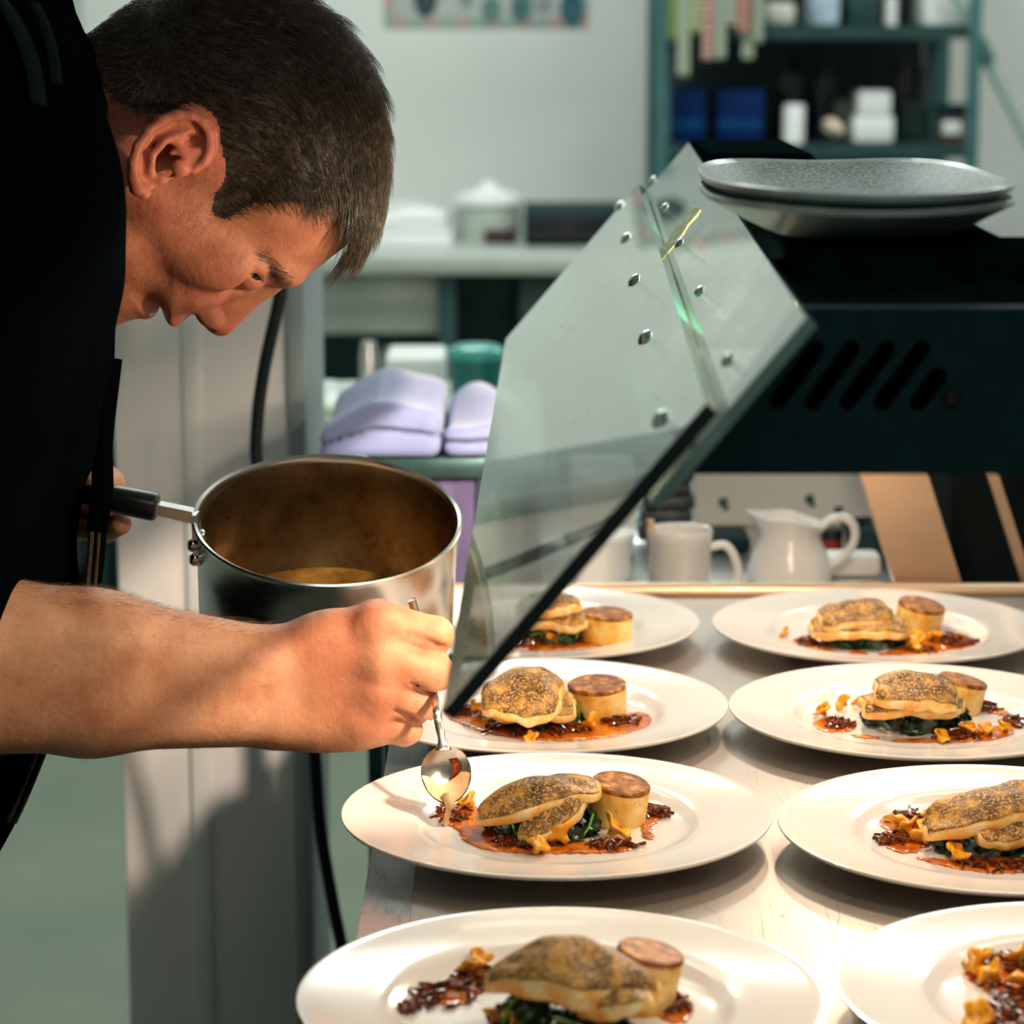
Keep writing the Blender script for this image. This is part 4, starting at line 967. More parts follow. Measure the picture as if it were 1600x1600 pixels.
WHERE = {'L4': 'nearest plate in the left row', 'L3': 'plate under the spoon', 'L2': 'plate behind the knuckles', 'L1': 'far left plate by the glass',
         'R4': 'plate in the bottom right corner', 'R3': 'second nearest plate in right row', 'R2': 'right row plate with tall spinach', 'R1': 'far right plate below steel leg'}
MW = ['left end', 'middle', 'right side', 'front', 'back left', 'far right', 'front left', 'front right']
FOOD = {
 'L3': dict(sp=(848, 1298, .036, .034, .027), po=(961, 1284, .0197, .029, 9, 5),
   fl=[(842, 1262, .019, .086, .036, .0095, .006, 14, 11, 14, (2.0, 2.6), .004), (866, 1285, .0125, .054, .026, .0085, .002, 36, 24, 18, (2.4, 2.6), .002)],
   sa=[[(684, 1268), (700, 1257), (745, 1262), (766, 1285), (790, 1306), (850, 1312), (905, 1316), (960, 1318), (990, 1326), (975, 1333), (900, 1335), (800, 1334), (745, 1326), (722, 1312), (712, 1296), (690, 1285)], [(1003, 1268), (1030, 1264), (1044, 1276), (1030, 1284), (1018, 1296), (1024, 1310), (1006, 1312), (1000, 1290)]],
   mu=[(740, 1262, .015, 'left end'), (836, 1334, .015, 'front left'), (886, 1322, .019, 'front middle'), (952, 1308, .018, 'front right')],
   re=[(705, 1272, .013, .018), (820, 1318, .024, .014), (960, 1322, .016, .008), (1025, 1272, .009, .012)]),
 'L2': dict(sp=(835, 1124, .036, .034, .018), po=(934, 1118, .0225, .0265, 4, -4),
   fl=[(816, 1098, .0240, .062, .056, .0085, .010, -14, 3, 30, (2.0, 3.4), .007), (832, 1112, .013, .066, .036, .009, .002, -6, 0, 20, (3, 3), .002)],
   sa=[[(702, 1106), (760, 1112), (830, 1125), (900, 1126), (960, 1118), (1000, 1113), (1023, 1126), (1012, 1142), (960, 1153), (880, 1159), (800, 1154), (740, 1140), (700, 1122)]],
   mu=[(738, 1118, .013, 'left end'), (760, 1121, .013, 'left, close to the fish'), (930, 1142, .017, 'right side'), (834, 1160, .012, 'front')],
   re=[(800, 1140, .022, .022), (880, 1140, .022, .022), (965, 1128, .014, .014), (722, 1112, .010, .012)]),
 'L1': dict(sp=(868, 996, .030, .034, .019), po=(946, 1001, .0222, .0255, 3, 2),
   fl=[(858, 958, .027, .055, .034, .010, .003, 16, 3, 10, (3, 3), .002), (872, 976, .0165, .052, .034, .009, .003, -12, 0, 16, (3, 3), .003)],
   sa=[[(720, 985), (790, 1000), (830, 990), (900, 990), (960, 992), (968, 1006), (900, 1015), (830, 1018), (780, 1015), (730, 1000)]],
   mu=[(866, 1008, .012, 'front, below the spinach'), (826, 990, .011, 'left of the spinach'), (736, 984, .015, 'left end, seen through the pane'), (752, 996, .013, 'left front, seen through the pane')],
   re=[(815, 1003, .014, .016), (930, 1000, .016, .014), (745, 990, .016, .02)]),
 'R1': dict(sp=(1352, 1003, .041, .034, .017), po=(1431, 988, .0205, .027, 10, 6),
   fl=[(1336, 972, .0215, .064, .034, .011, .001, 6, 4, 24, (4, 4), .001), (1342, 990, .012, .084, .036, .009, .004, -3, 0, 14, (3, 3), .003)],
   sa=[[(1238, 1001), (1265, 993), (1306, 1008), (1300, 1017), (1250, 1012)], [(1370, 1024), (1400, 1014), (1450, 988), (1500, 990), (1533, 1008), (1500, 1018), (1420, 1026)], [(1325, 1020), (1345, 1017), (1356, 1023), (1335, 1025)]],
   mu=[(1232, 996, .011, 'left end'), (1438, 1008, .017, 'right of the spinach'), (1466, 1003, .015, 'right side'), (1424, 1018, .012, 'front right')],
   re=[(1270, 1005, .013, .014), (1490, 1003, .020, .022), (1440, 1018, .014, .008)]),
 'R2': dict(sp=(1430, 1128, .0385, .038, .0235), po=(1492, 1112, .019, .027, 5, 12),
   fl=[(1430, 1092, .029, .062, .036, .0115, .001, -4, -3, 26, (5, 5), .001), (1425, 1108, .0185, .078, .036, .0085, .002, 3, 1, 16, (4, 4), .002)],
   sa=[[(1268, 1131), (1300, 1119), (1337, 1131), (1330, 1143), (1290, 1145)], [(1330, 1149), (1360, 1150), (1376, 1155), (1345, 1155)], [(1392, 1157), (1470, 1152), (1500, 1139), (1570, 1136), (1583, 1148), (1540, 1159), (1420, 1161)], [(1520, 1108), (1552, 1103), (1592, 1122), (1588, 1140), (1566, 1134), (1572, 1122)]],
   mu=[(1290, 1120, .014, 'left end'), (1322, 1108, .013, 'left, behind the sauce'), (1345, 1106, .012, 'left, touching the fish'), (1506, 1148, .015, 'front right, left of two'), (1540, 1150, .015, 'front right, middle'), (1562, 1147, .013, 'right end'), (1466, 1158, .012, 'front')],
   re=[(1308, 1134, .010, .012), (1500, 1150, .022, .014), (1540, 1107, .008, .01), (1582, 1130, .007, .014)]),
 'R3': dict(sp=(1548, 1320, .037, .036, .023), po=(1648, 1290, .0205, .028, 6, 4),
   fl=[(1545, 1280, .0215, .092, .040, .010, .005, 12, 12, 16, (1.9, 2.6), .003), (1576, 1300, .0155, .050, .032, .009, .001, 22, 6, 26, (4, 4), .002)],
   sa=[[(1366, 1280), (1400, 1269), (1440, 1278), (1470, 1300), (1462, 1318), (1432, 1328), (1395, 1322), (1388, 1305)], [(1382, 1322), (1410, 1320), (1440, 1330), (1420, 1335), (1395, 1332)], [(1424, 1341), (1480, 1344), (1520, 1347), (1600, 1343), (1660, 1345), (1640, 1362), (1560, 1366), (1490, 1358)]],
   mu=[(1400, 1300, .017, 'left end'), (1424, 1306, .015, 'left, middle of the cluster'), (1446, 1306, .016, 'left, nearest the spinach'), (1452, 1288, .014, 'left, tucked under the fish tip'), (1448, 1322, .015, 'front left'), (1490, 1346, .016, 'front')],
   re=[(1425, 1283, .016, .020), (1398, 1312, .011, .010), (1545, 1354, .024, .012), (1620, 1354, .020, .012)]),
 'L4': dict(sp=(872, 1610, .0365, .034, .023), po=(998, 1572, .0185, .033, 6, 10),
   fl=[(893, 1555, .022, .094, .050, .013, .012, -3, -2, 12, (1.7, 1.7), .008), (960, 1578, .020, .045, .026, .009, .000, -24, 14, 10, (2.4, 2.4), .001)],
   sa=[[(632, 1556), (680, 1537), (740, 1502), (768, 1522), (735, 1566), (692, 1573), (652, 1566)], [(625, 1584), (636, 1566), (650, 1570), (642, 1588)], [(1020, 1562), (1052, 1545), (1084, 1572), (1072, 1600), (1030, 1592)], [(690, 1650), (760, 1610), (860, 1650), (960, 1650), (900, 1690), (760, 1690)]],
   mu=[(752, 1512, .014, 'left back'), (736, 1528, .013, 'left back, nearer the rim'), (772, 1606, .016, 'front left'), (800, 1622, .016, 'front, cut by the picture edge')],
   re=[(690, 1556, .020, .018), (740, 1530, .010, .02), (1048, 1572, .010, .014), (638, 1577, .003, .005)]),
 'R4': dict(sp=None, po=None, fl=[],
   sa=[[(1502, 1524), (1530, 1512), (1570, 1492), (1640, 1482), (1660, 1640), (1540, 1650), (1518, 1600), (1552, 1565), (1530, 1545)]],
   mu=[(1508, 1522, .017, 'left end'), (1538, 1518, .017, 'second from the left'), (1562, 1540, .018, 'middle'), (1596, 1512, .017, 'back right'), (1532, 1602, .018, 'front left'), (1604, 1552, .018, 'right side')],
   re=[(1580, 1510, .018, .02), (1570, 1565, .016, .022), (1565, 1595, .014, .016)]),
}
for k, fd in FOOD.items():
    w = WHERE[k]; sd = sum(ord(c) for c in k) * 7
    if fd['sp']: put_spinach(*fd['sp'], sd, 'heap of dark wilted spinach on the ' + w)
    if fd['po']: put_potato(*fd['po'], 'round browned potato fondant on the ' + w)
    for i, q in enumerate(fd['fl']):
        put_fillet(*q[:10], ('upper' if i == 0 else 'lower') + ' seared fish fillet on the ' + w, q[10], q[11], sd + i)
    put_sauce(fd['sa'], sd, 'glossy orange brown sauce pooled on the ' + w)
    put_relish(fd['re'], sd + 3, 'dark shredded onion relish in the sauce on the ' + w)
    for i, (px, py, s_, pos) in enumerate(fd['mu']):
        put_mushroom(px, py, s_, sd + 11 * i, 'golden mushroom at ' + pos + ' of the ' + w if ',' not in pos else 'golden mushroom on the ' + w + ', ' + pos)
# ================================================================== THE CHEF
HY = 1.86                                         # sagittal plane of the head
def pts2(L, Y): return [(P(x, y, Y).x, P(x, y, Y).z) for x, y in L]
def S(px, py, w=0.0, Y=HY):
    """point seen at a pixel, on the plane Y, pushed w towards the camera side"""
    q = P(px, py, Y); return Vector((q.x, Y - w, q.z))
PXM = FPX / (HY * .983 + .1)                      # pixels per metre at the head

# ---- skin materials
t = NT('skin'); v = t.coord('Object'); n1 = t.noise(v, 26, 4, 0.6); n2 = t.noise(v, 900, 3, 0.6); n3 = t.noise(v, 210, 3, 0.5)
c = t.ramp(n1, [(0.32, (0.46, 0.165, 0.085, 1)), (0.5, (0.58, 0.265, 0.140, 1)), (0.7, (0.66, 0.345, 0.195, 1))])
c = t.mix(t.math('MULTIPLY', t.math('GREATER_THAN', n3, .695), .30), c, (0.26, 0.085, 0.04, 1))
at = t.node('ShaderNodeAttribute'); at.attribute_name = 'ruddy'; c = t.mix(t.math('MULTIPLY', at.outputs['Fac'], t.math('ADD', t.math('MULTIPLY', n1, .9), .25)), c, (0.36, 0.095, 0.050, 1))
t.set(Base_Color=c, Roughness=0.50, Specular_IOR_Level=0.35, Subsurface_Weight=0.12, Subsurface_Radius=(.008, .003, .0015), Subsurface_Scale=1.0)
t.bump(t.math('ADD', t.math('MULTIPLY', n2, .6), n3), 0.5, 0.0010); M['skin'] = t.m
t = NT('ruddy_skin'); v = t.coord('Object'); n1 = t.noise(v, 40, 4, 0.6); n2 = t.noise(v, 900, 3, 0.6); n3 = t.noise(v, 260, 3, 0.5)
c = t.ramp(n1, [(0.32, (0.24, 0.068, 0.038, 1)), (0.5, (0.33, 0.112, 0.060, 1)), (0.7, (0.40, 0.155, 0.083, 1))])
at = t.node('ShaderNodeAttribute'); at.attribute_name = 'ruddy'; c = t.mix(at.outputs['Fac'], c, (0.46, 0.12, 0.075, 1)); c = t.mix(t.math('MULTIPLY', t.math('GREATER_THAN', n3, .66), .35), c, (0.15, 0.045, 0.025, 1))
t.set(Base_Color=c, Roughness=0.52, Specular_IOR_Level=0.3, Subsurface_Weight=0.12, Subsurface_Radius=(.008, .003, .0015))
t.bump(t.math('ADD', t.math('MULTIPLY', n2, .6), n3), 0.5, 0.0011); M['ruddy'] = t.m
M['lip'] = simple('lip_skin', (0.36, 0.10, 0.075), 0.38, var=.12, scale=60)
M['hairm'] = None
t = NT('brown_hair'); v = t.coord('Object'); n1 = t.noise(v, 160, 3, 0.6)
t.set(Base_Color=t.ramp(n1, [(0.34, (0.014, 0.008, 0.0045, 1)), (0.56, (0.050, 0.027, 0.012, 1)), (0.72, (0.22, 0.12, 0.045, 1))]), Roughness=0.36, Specular_IOR_Level=0.6); M['hairm'] = t.m
t = NT('scalp_undercoat'); v = t.coord('Object'); n1 = t.noise(v, 300, 3, 0.7)
t.set(Base_Color=t.ramp(n1, [(0.35, (0.010, 0.006, 0.004, 1)), (0.65, (0.028, 0.016, 0.009, 1))]), Roughness=0.6); t.bump(n1, .3, .001); M['scalp'] = t.m
M['fair'] = simple('fair_body_hair', (0.25, 0.13, 0.05), 0.4)
M['cloth'] = simple('black_chef_cloth', (0.0014, 0.0022, 0.0030), 0.85, var=.2, scale=240, bump=.15, Specular_IOR_Level=0.0)
M['apron'] = simple('black_apron_cloth', (0.0022, 0.0026, 0.0030), 0.85, var=.2, scale=200, bump=.2, Specular_IOR_Level=0.0)
M['seam'] = simple('brown_apron_edge', (0.060, 0.034, 0.018), 0.8, var=.6, scale=420, bump=.4)
M['eyew'] = simple('eye_white', (0.55, 0.48, 0.42), 0.12); M['iris'] = simple('dark_iris', (0.016, 0.013, 0.008), 0.12)

# ---------------- head: profile inflated to a full head, features blended on
SK = [(-60, -40), (20, 10), (88, 62), (116, 72), (150, 52), (190, 22), (230, -2), (280, -22), (340, -34), (400, -27), (460, -3), (510, 30), (548, 74), (576, 126), (590, 190), (594, 250), (588, 305),
      (572, 350), (548, 378), (520, 400), (496, 419), (472, 437), (455, 445), (440, 448), (424, 450), (408, 455), (388, 462), (366, 470), (345, 478), (330, 484), (318, 489),
      (306, 487), (297, 492), (287, 502), (279, 509), (271, 510), (264, 505), (258, 494), (254, 482), (251, 478), (248, 482), (245, 490), (239, 496), (231, 499), (222, 497), (212, 498), (200, 501), (184, 508), (166, 514), (148, 512), (130, 498),
      (112, 470), (95, 450), (60, 440), (-40, 430), (-110, 300)]
poly = [(P(x, y, HY).x, P(x, y, HY).z) for x, y in SK]
vol = Vol((P(-70, 0, HY).x, HY - .10, P(0, 545, HY).z), (P(625, 0, HY).x, HY + .10, P(0, -55, HY).z), .00150)
U, W2 = vol.X[:, 0, :], vol.Z[:, 0, :]
d2 = polysdf(poly, U, W2)
CT = [(400, 80, .076, .085), (500, 150, .072, .085), (550, 250, .066, .072), (300, 60, .074, .080), (200, 80, .062, .06), (330, 200, .0745, .08), (250, 180, .070, .07), (480, 290, .068, .066), (530, 350, .060, .058),
      (470, 400, .056, .046), (425, 420, .050, .032), (395, 415, .053, .040), (350, 420, .057, .044), (330, 460, .047, .034), (285, 470, .038, .030), (300, 440, .052, .044), (240, 470, .036, .030), (160, 490, .032, .028),
      (220, 390, .060, .052), (250, 430, .053, .044), (280, 330, .068, .060), (140, 200, .060, .06), (60, 220, .064, .065), (150, 350, .058, .05), (120, 440, .046, .04), (180, 450, .046, .04)]
num = np.zeros(d2.shape); nr_ = np.zeros(d2.shape); den = np.zeros(d2.shape)
for px, py, a, b in CT:
    q = P(px, py, HY); wgt = 1 / (((U - q.x) ** 2 + (W2 - q.z) ** 2) + 1.5e-4) ** 2
    num += wgt * a; nr_ += wgt * b; den += wgt
Wm, Rm = (num / den)[:, None, :], (nr_ / den)[:, None, :]
tt = np.clip(-d2, -1, None)[:, None, :]
e = np.maximum(0, 1 - tt / Rm)
f = np.sqrt(e ** 2.1 + (np.abs(vol.Y - HY) / Wm) ** 2.15) - 1
vol.F = (f * np.minimum(Wm, Rm) * .8).astype(np.float32)
for sg in (1, -1):
    vol.add(vol.ell(S(345, 402, .050 * sg), (.024, .0085, .014), (0, R(18), 0)), .016)              # cheekbone
    vol.add(vol.ell(S(446, 421, .024 * sg), (.013, .020, .0075), (0, R(20), 0)), .010)             # brow ridge
    vol.cut(vol.ell(S(403, 431, .0345 * sg), (.0150, .0125, .0100)), .012)                         # eye hollow
    vol.add(vol.ell(S(300, 455, .030 * sg), (.020, .012, .010)), .012)                             # cheek pad
    vol.add(vol.ell(S(398, 417, .0315 * sg), (.0128, .0128, .0128)), .002)                         # lids around the eyeball
    vol.add(vol.rc(S(416, 409, .047 * sg), S(426, 431, .026 * sg), .0042, .0034), .004)            # upper lid fold
    vol.add(vol.rc(S(385, 416, .046 * sg), S(400, 442, .024 * sg), .0026, .0026), .005)            # lower lid
    vol.cut(vol.chain([S(390, 406, .0470 * sg), S(402, 416, .0455 * sg), S(413, 427, .0380 * sg), S(418, 433, .028 * sg)], [.0010, .0020, .0021, .0016], .001), .0010)          # slit between the lids
    vol.cut(vol.rc(S(379, 401, .0565 * sg), S(387, 411, .0505 * sg), .0011, .0009), .002)          # laughter lines
    vol.cut(vol.rc(S(371, 410, .0565 * sg), S(382, 419, .0490 * sg), .0011, .0009), .002)
    vol.cut(vol.rc(S(312, 474, .0205 * sg), S(268, 454, .0335 * sg), .0016, .0012), .007)          # fold from nose to mouth
    vol.cut(vol.rc(S(252, 479, .000 * sg), S(259, 461, .0255 * sg), .0016, .0012), .003)           # mouth line
vol.add(vol.rc(S(418, 446), S(372, 474), .0075, .0085), .008)                                      # nose bridge
vol.add(vol.rc(S(372, 475), S(347, 503), .0090, .0088), .006)
vol.add(vol.ell(S(344, 505), (.0090, .0100, .0080)), .004)                                         # tip
vol.add(vol.rc(S(352, 480), S(330, 488), .012, .0095), .006)
for sg in (1, -1):
    vol.add(vol.ell(S(330, 491, .0125 * sg), (.0105, .0064, .0078), (0, R(40), 0)), .0035)         # wing of the nose
    vol.cut(vol.rc(S(347, 478, .0185 * sg), S(318, 482, .0200 * sg), .0010, .0012), .003)          # groove above the wing
    vol.cut(vol.ell(S(324, 504, .0078 * sg), (.0062, .0040, .0048), (0, R(30), 0)), .002)          # nostril
# neck muscle, mole
vol.add(vol.rc(S(262, 300, .056), S(110, 440, .038), .010, .012), .016)
vol.add(vol.rc(S(215, 260, .060), S(60, 200, .052), .014, .016), .02)
vol.add(vol.ell(S(157, 152, .0575), (.0022, .003, .0022)), .001)
# ear (both sides)
EO = [(248, 291), (238, 284), (233, 268), (232, 243), (240, 217), (256, 194), (277, 177), (300, 169), (322, 171), (340, 182), (350, 199), (352, 220), (344, 242), (326, 258), (300, 268), (276, 274), (262, 286)]
eo = cr2(EO, 3)
epl = [(P(x, y, HY).x, P(x, y, HY).z) for x, y in eo]
de = polysdf(epl, U, W2)[:, None, :]
qa, qb = P(340, 235, HY), P(238, 250, HY)
for sg in (1, -1):
    fr_ = np.clip((vol.X - qa.x) / (qb.x - qa.x), -.3, 1.3)
    ws = .0762 + .0110 * np.clip(fr_, 0, 1.3)
    wd = (HY - vol.Y) * sg
    plate = np.maximum(de + .0005, np.abs(wd - ws + .0005) - .0030)
    vol.add(plate.astype(np.float32), .003)
    rim = []
    for x, y in EO[:14]:
        fx = max(0, min(1.3, (P(x, y, HY).x - qa.x) / (qb.x - qa.x))); cx_, cy_ = 297, 228
        k = .93; rim.append(S(cx_ + (x - cx_) * k, cy_ + (y - cy_) * k, (.0784 + .0110 * fx) * sg))
    rad = [.0050, .0050, .0044, .0038, .0037, .0037, .0038, .0040, .0041, .0041, .0040, .0038, .0034, .0028]
    vol.add(vol.chain(rim, rad, .002), .0018)
    def ep(x, y, o=0.0):
        fx = max(0, min(1.3, (P(x, y, HY).x - qa.x) / (qb.x - qa.x))); return S(x, y, (.0762 + .0110 * fx + o) * sg)
    vol.cut(vol.chain([ep(249, 258, .003), ep(252, 228, .003), ep(270, 202, .003), ep(298, 187, .003), ep(322, 187, .003), ep(336, 203, .003)], [.0012, .0022, .0026, .0027, .0027, .0024], .001), .0020)   # scapha
    vol.cut(vol.ell(ep(285, 238, .002), (.0098, .0075, .0125), (0, R(-38), 0)), .0025)             # concha
    vol.cut(vol.ell(ep(277, 256, .000), (.0040, .0100, .0065), (0, R(-30), 0)), .002)              # canal
    vol.cut(vol.ell(ep(322, 211, .002), (.0060, .0050, .0042), (0, R(30), 0)), .002)               # fossa
    vol.add(vol.chain([ep(262, 262, .002), ep(264, 232, .003), ep(283, 210, .003), ep(312, 200, .0022)], [.0022, .0027, .0025, .0016], .001), .0022)   # antihelix
    vol.add(vol.rc(ep(330, 226, .001), ep(290, 229, -.001), .0022, .0018), .002)                   # crus
    vol.add(vol.ell(ep(303, 251, .0028), (.0062, .0040, .0052), (0, R(30), 0)), .003)              # tragus
    vol.add(vol.ell(ep(276, 268, .001), (.0046, .0036, .0040)), .002)
Vh, Qh = vol.mesh(1)

# ---------------- right forearm and fist
AY = 1.80
def smin2(a, b, k):
    h = np.clip(0.5 + 0.5 * (b - a) / k, 0, 1); return (b + (a - b) * h - k * h * (1 - h)).astype(np.float32)
vol = Vol((P(-215, 0, 1.72).x, 1.655, P(0, 1205, 1.86).z), (P(728, 0, 1.86).x, 1.895, P(0, 820, 1.80).z), .00160)
A = lambda x, y, Y=AY: P(x, y, Y)
vol.add(vol.rc(A(-150, 985, 1.715), A(150, 1020, 1.76), .047, .0385, .92))
vol.add(vol.rc(A(150, 1020, 1.76), A(440, 1040, 1.80), .0385, .0245, .92), .02)
vol.add(vol.rc(A(-150, 1075, 1.715), A(140, 1100, 1.76), .046, .0315, .92), .03)
vol.add(vol.rc(A(140, 1100, 1.76), A(440, 1112, 1.80), .0315, .0235, .92), .02)
vol.add(vol.rc(A(-150, 1030, 1.72), A(-165, 830, 1.70), .052, .055), .03)                          # start of the upper arm
# back of the hand
vol.add(vol.rc(A(440, 1045, 1.802), A(520, 1015, 1.806), .0245, .0250, .85), .016)
vol.add(vol.rc(A(440, 1108, 1.802), A(520, 1122, 1.806), .0240, .0215, .85), .016)
HBK = [((505, 1010), (578, 988), .0225, .0175), ((505, 1050), (582, 1034), .0235, .0185), ((505, 1090), (575, 1082), .0220, .0180), ((500, 1125), (555, 1124), .0200, .0170)]
for a, b, ra, rb in HBK: vol.add(vol.rc(A(*a, 1.806), A(*b, 1.8025), ra, rb, 1.0), .012)
vol.add(vol.ell(A(550, 1058, 1.822), (.032, .015, .036)), .012)                                    # palm
# fingers: knuckle -> middle joint (seen), then bent back behind, round the handle
FG = [dict(m=(600, 980, 1.803), p=(680, 992, 1.806), d=(676, 1008, 1.846), t=(632, 1012, 1.852), r=(.0172, .0122, .0100, .0088)),
      dict(m=(604, 1032, 1.797), p=(673, 1050, 1.802), d=(664, 1062, 1.848), t=(618, 1060, 1.854), r=(.0172, .0150, .0112, .0094)),
      dict(m=(598, 1083, 1.799), p=(655, 1100, 1.804), d=(648, 1110, 1.846), t=(605, 1103, 1.852), r=(.0160, .0132, .0102, .0088)),
      dict(m=(575, 1128, 1.804), p=(634, 1138, 1.808), d=(630, 1146, 1.842), t=(592, 1136, 1.848), r=(.0152, .0112, .0090, .0078))]
for g in FG:
    d = smin(vol.rc(A(*g['m']), A(*g['p']), g['r'][0], g['r'][1]), vol.rc(A(*g['p']), A(*g['d']), g['r'][1] * .96, g['r'][2]), .005)
    d = smin(d, vol.rc(A(*g['d']), A(*g['t']), g['r'][2], g['r'][3]), .003)
    FD = d if g is FG[0] else smin(FD, d, .0018)
kx = np.clip((vol.X - A(585, 0).x) / (A(640, 0).x - A(585, 0).x), 0, 1)
vol.F = smin(vol.F, FD, (.0170 - .0145 * kx).astype(np.float32)) if False else smin2(vol.F, FD, .0170 - .0145 * kx)
for x, y, r in ((592, 972, .0080), (606, 1026, .0085), (600, 1078, .0075), (576, 1124, .0065)): vol.add(vol.ell(A(x, y, 1.789), (r * 1.5, r * .55, r)), .010)      # knuckles
for a, b in (((640, 992), (708, 1020)), ((640, 1062), (688, 1084)), ((618, 1110), (662, 1126))):
    vol.cut(smin(vol.rc(A(*a, 1.7880), A(*b, 1.7985), .0012, .0028), vol.rc(A(*b, 1.7985), A(b[0] + 4, b[1] + 2, 1.818), .0028, .0016), .001), .0032)   # creases between the fingers
# thumb: leaves the far side of the palm near the wrist and closes against the index finger
d = smin(vol.rc(A(470, 1035, 1.822), A(560, 985, 1.848), .0190, .0140), vol.rc(A(560, 985, 1.848), A(625, 972, 1.862), .0125, .0108), .006)
d = smin(d, vol.rc(A(625, 972, 1.862), A(662, 985, 1.858), .0108, .0085), .003); vol.add(d, .006)
Va, Qa = vol.mesh(1)

# ---------------- left hand on the saucepan handle
LYH = 1.985
vol = Vol((P(-120, 0, 2.02).x, 1.925, P(0, 880, 1.98).z), (P(232, 0, 1.98).x, 2.085, P(0, 690, 1.98).z), .00175)
vol.add(vol.rc(A(-90, 850, 2.05), A(60, 800, 2.03), .034, .028))
vol.add(vol.ell(A(110, 775, 2.018), (.038, .016, .034)), .014)
for i, (x, rr) in enumerate(((186, .0098), (164, .0104), (141, .0100), (120, .0090))):
    y = 786 - (186 - x) * .13
    d = smin(vol.rc(A(x - 10, y - 8, 2.020), A(x - 2, y - 35, 1.992), .0115, rr), vol.rc(A(x - 2, y - 35, 1.992), A(x, y - 26, 1.966), rr, rr * .9), .003) if i else \
        smin(vol.rc(A(x - 16, y - 4, 2.020), A(x - 14, y - 33, 1.998), .0120, .0105), vol.rc(A(x - 14, y - 33, 1.998), A(x - 8, y - 28, 1.975), .0105, .0088), .003)
    vol.add(d, .003)
vol.add(smin(vol.rc(A(120, 815, 2.015), A(165, 826, 1.990), .0130, .0105), vol.rc(A(165, 826, 1.990), A(188, 818, 1.972), .0105, .0085), .003), .005)
Vl, Ql = vol.mesh(1)

# ---------------- unseen torso and legs inside the clothes keep the figure whole
vol = Vol((-.99, 1.60, .02), (P(60, 0, HY).x, 2.16, P(0, 0, HY).z + .02), .008)
B_ = lambda x, y, Y=HY: P(x, y, Y)
vol.add(vol.rc(B_(-60, 250), B_(-260, 900), .085, .085, 1.6)); vol.add(vol.rc(B_(-260, 900), B_(-420, 1350), .085, .09, 1.6), .05)
vol.add(vol.rc(B_(20, 210), B_(-80, 260), .055, .07), .04)
vol.add(vol.rc(B_(10, 300, 1.74), B_(-160, 880, 1.70), .055, .045), .03); vol.add(vol.rc(B_(10, 320, 1.98), B_(-90, 850, 2.05), .055, .036), .03)
hipz = B_(-420, 1350).z; hx = B_(-420, 1350).x
for sg in (-1, 1):
    vol.add(vol.rc((hx, HY + .085 * sg, hipz), (hx + .01, HY + .09 * sg, .50), .075, .052), .03); vol.add(vol.rc((hx + .01, HY + .09 * sg, .50), (hx - .02, HY + .09 * sg, .09), .052, .038), .02)
Vt, Qt = vol.mesh(1)

Vb = np.concatenate([Vh, Va, Vl, Vt]); n1, n2, n3 = len(Vh), len(Vh) + len(Va), len(Vh) + len(Va) + len(Vl)
Qb = np.concatenate([Qh, Qa + n1, Ql + n2, Qt + n3])
chef = T('person', 'short-haired man in black jacket bending over the plates, holding a spoon and saucepan', 'person', (hx, HY, 0))
bme = me_from(Vb, Qb); bod = mk('body', bme, [M['skin'], M['ruddy'], M['lip']], chef)
# skin zones: face and neck ruddier than the arm, lips
C = Vb[Qb].mean(1); mi = np.zeros(len(Qb), dtype=np.int32); mi[:len(Qh)] = 1
px_ = 800 + FPX * C[:, 0] / (C[:, 1] * math.cos(PITCH) + (H - C[:, 2]) * math.sin(PITCH)); py_ = 800 - FPX * ((C[:, 2] - H) * math.cos(PITCH) + C[:, 1] * math.sin(PITCH)) / (C[:, 1] * math.cos(PITCH) + (H - C[:, 2]) * math.sin(PITCH))
lipm = (np.arange(len(Qb)) < len(Qh)) & (px_ > 228) & (px_ < 289) & (py_ > 486) & (np.abs(C[:, 1] - HY) < .027)
mi[lipm] = 2
bme.polygons.foreach_set('material_index', mi)
def blob(c_, r_): return np.exp(-((Vb - np.array(c_)) ** 2 / (2 * np.array(r_) ** 2)).sum(1))
rud = np.zeros(len(Vb))
for c_, r_, a_ in ((A(530, 1060, 1.782), (.022, .03, .034), .75), (A(552, 958, 1.79), (.018, .03, .010), .9), (A(584, 1120, 1.785), (.012, .03, .018), .8), (A(572, 1040, 1.785), (.010, .03, .022), .6), (A(40, 1120, 1.74), (.05, .05, .02), .35)): rud[n1:n2] = np.maximum(rud[n1:n2], a_ * blob(c_, r_)[n1:n2])
for sg in (1, -1):
    for c_, r_, a_ in ((S(292, 225, .085 * sg), (.030, .012, .030), .9), (S(120, 100, .02 * sg), (.02, .06, .02), .5), (S(325, 445, .05 * sg), (.03, .03, .02), .35), (S(340, 500, .0), (.016, .02, .012), .55)): rud[:n1] = np.maximum(rud[:n1], a_ * blob(c_, r_)[:n1])
bme.attributes.new('ruddy', 'FLOAT', 'POINT').data.foreach_set('value', rud.astype(np.float32))
# eyes
for sg in (1, -1):
    me = lathe([(0, -.0118), (.006, -.0102), (.0102, -.006), (.0118, 0), (.0102, .006), (.0062, .0100), (0, .0102)], 28)
    ir = lathe([(0.0062, .0099), (.0058, .0106), (.003, .0117), (0, .0119)], 24)
    q = Vector((0, 0, 1)).rotation_difference(Vector((.52, -.70 * sg, -.50)).normalized()).to_matrix().to_4x4(); cc = S(398, 417, .0315 * sg)
    me.transform(Matrix.Translation(cc) @ q); ir.transform(Matrix.Translation(cc) @ q)
    eo_ = mk('eye', me, M['eyew'], chef); mk('iris', ir, M['iris'], eo_)

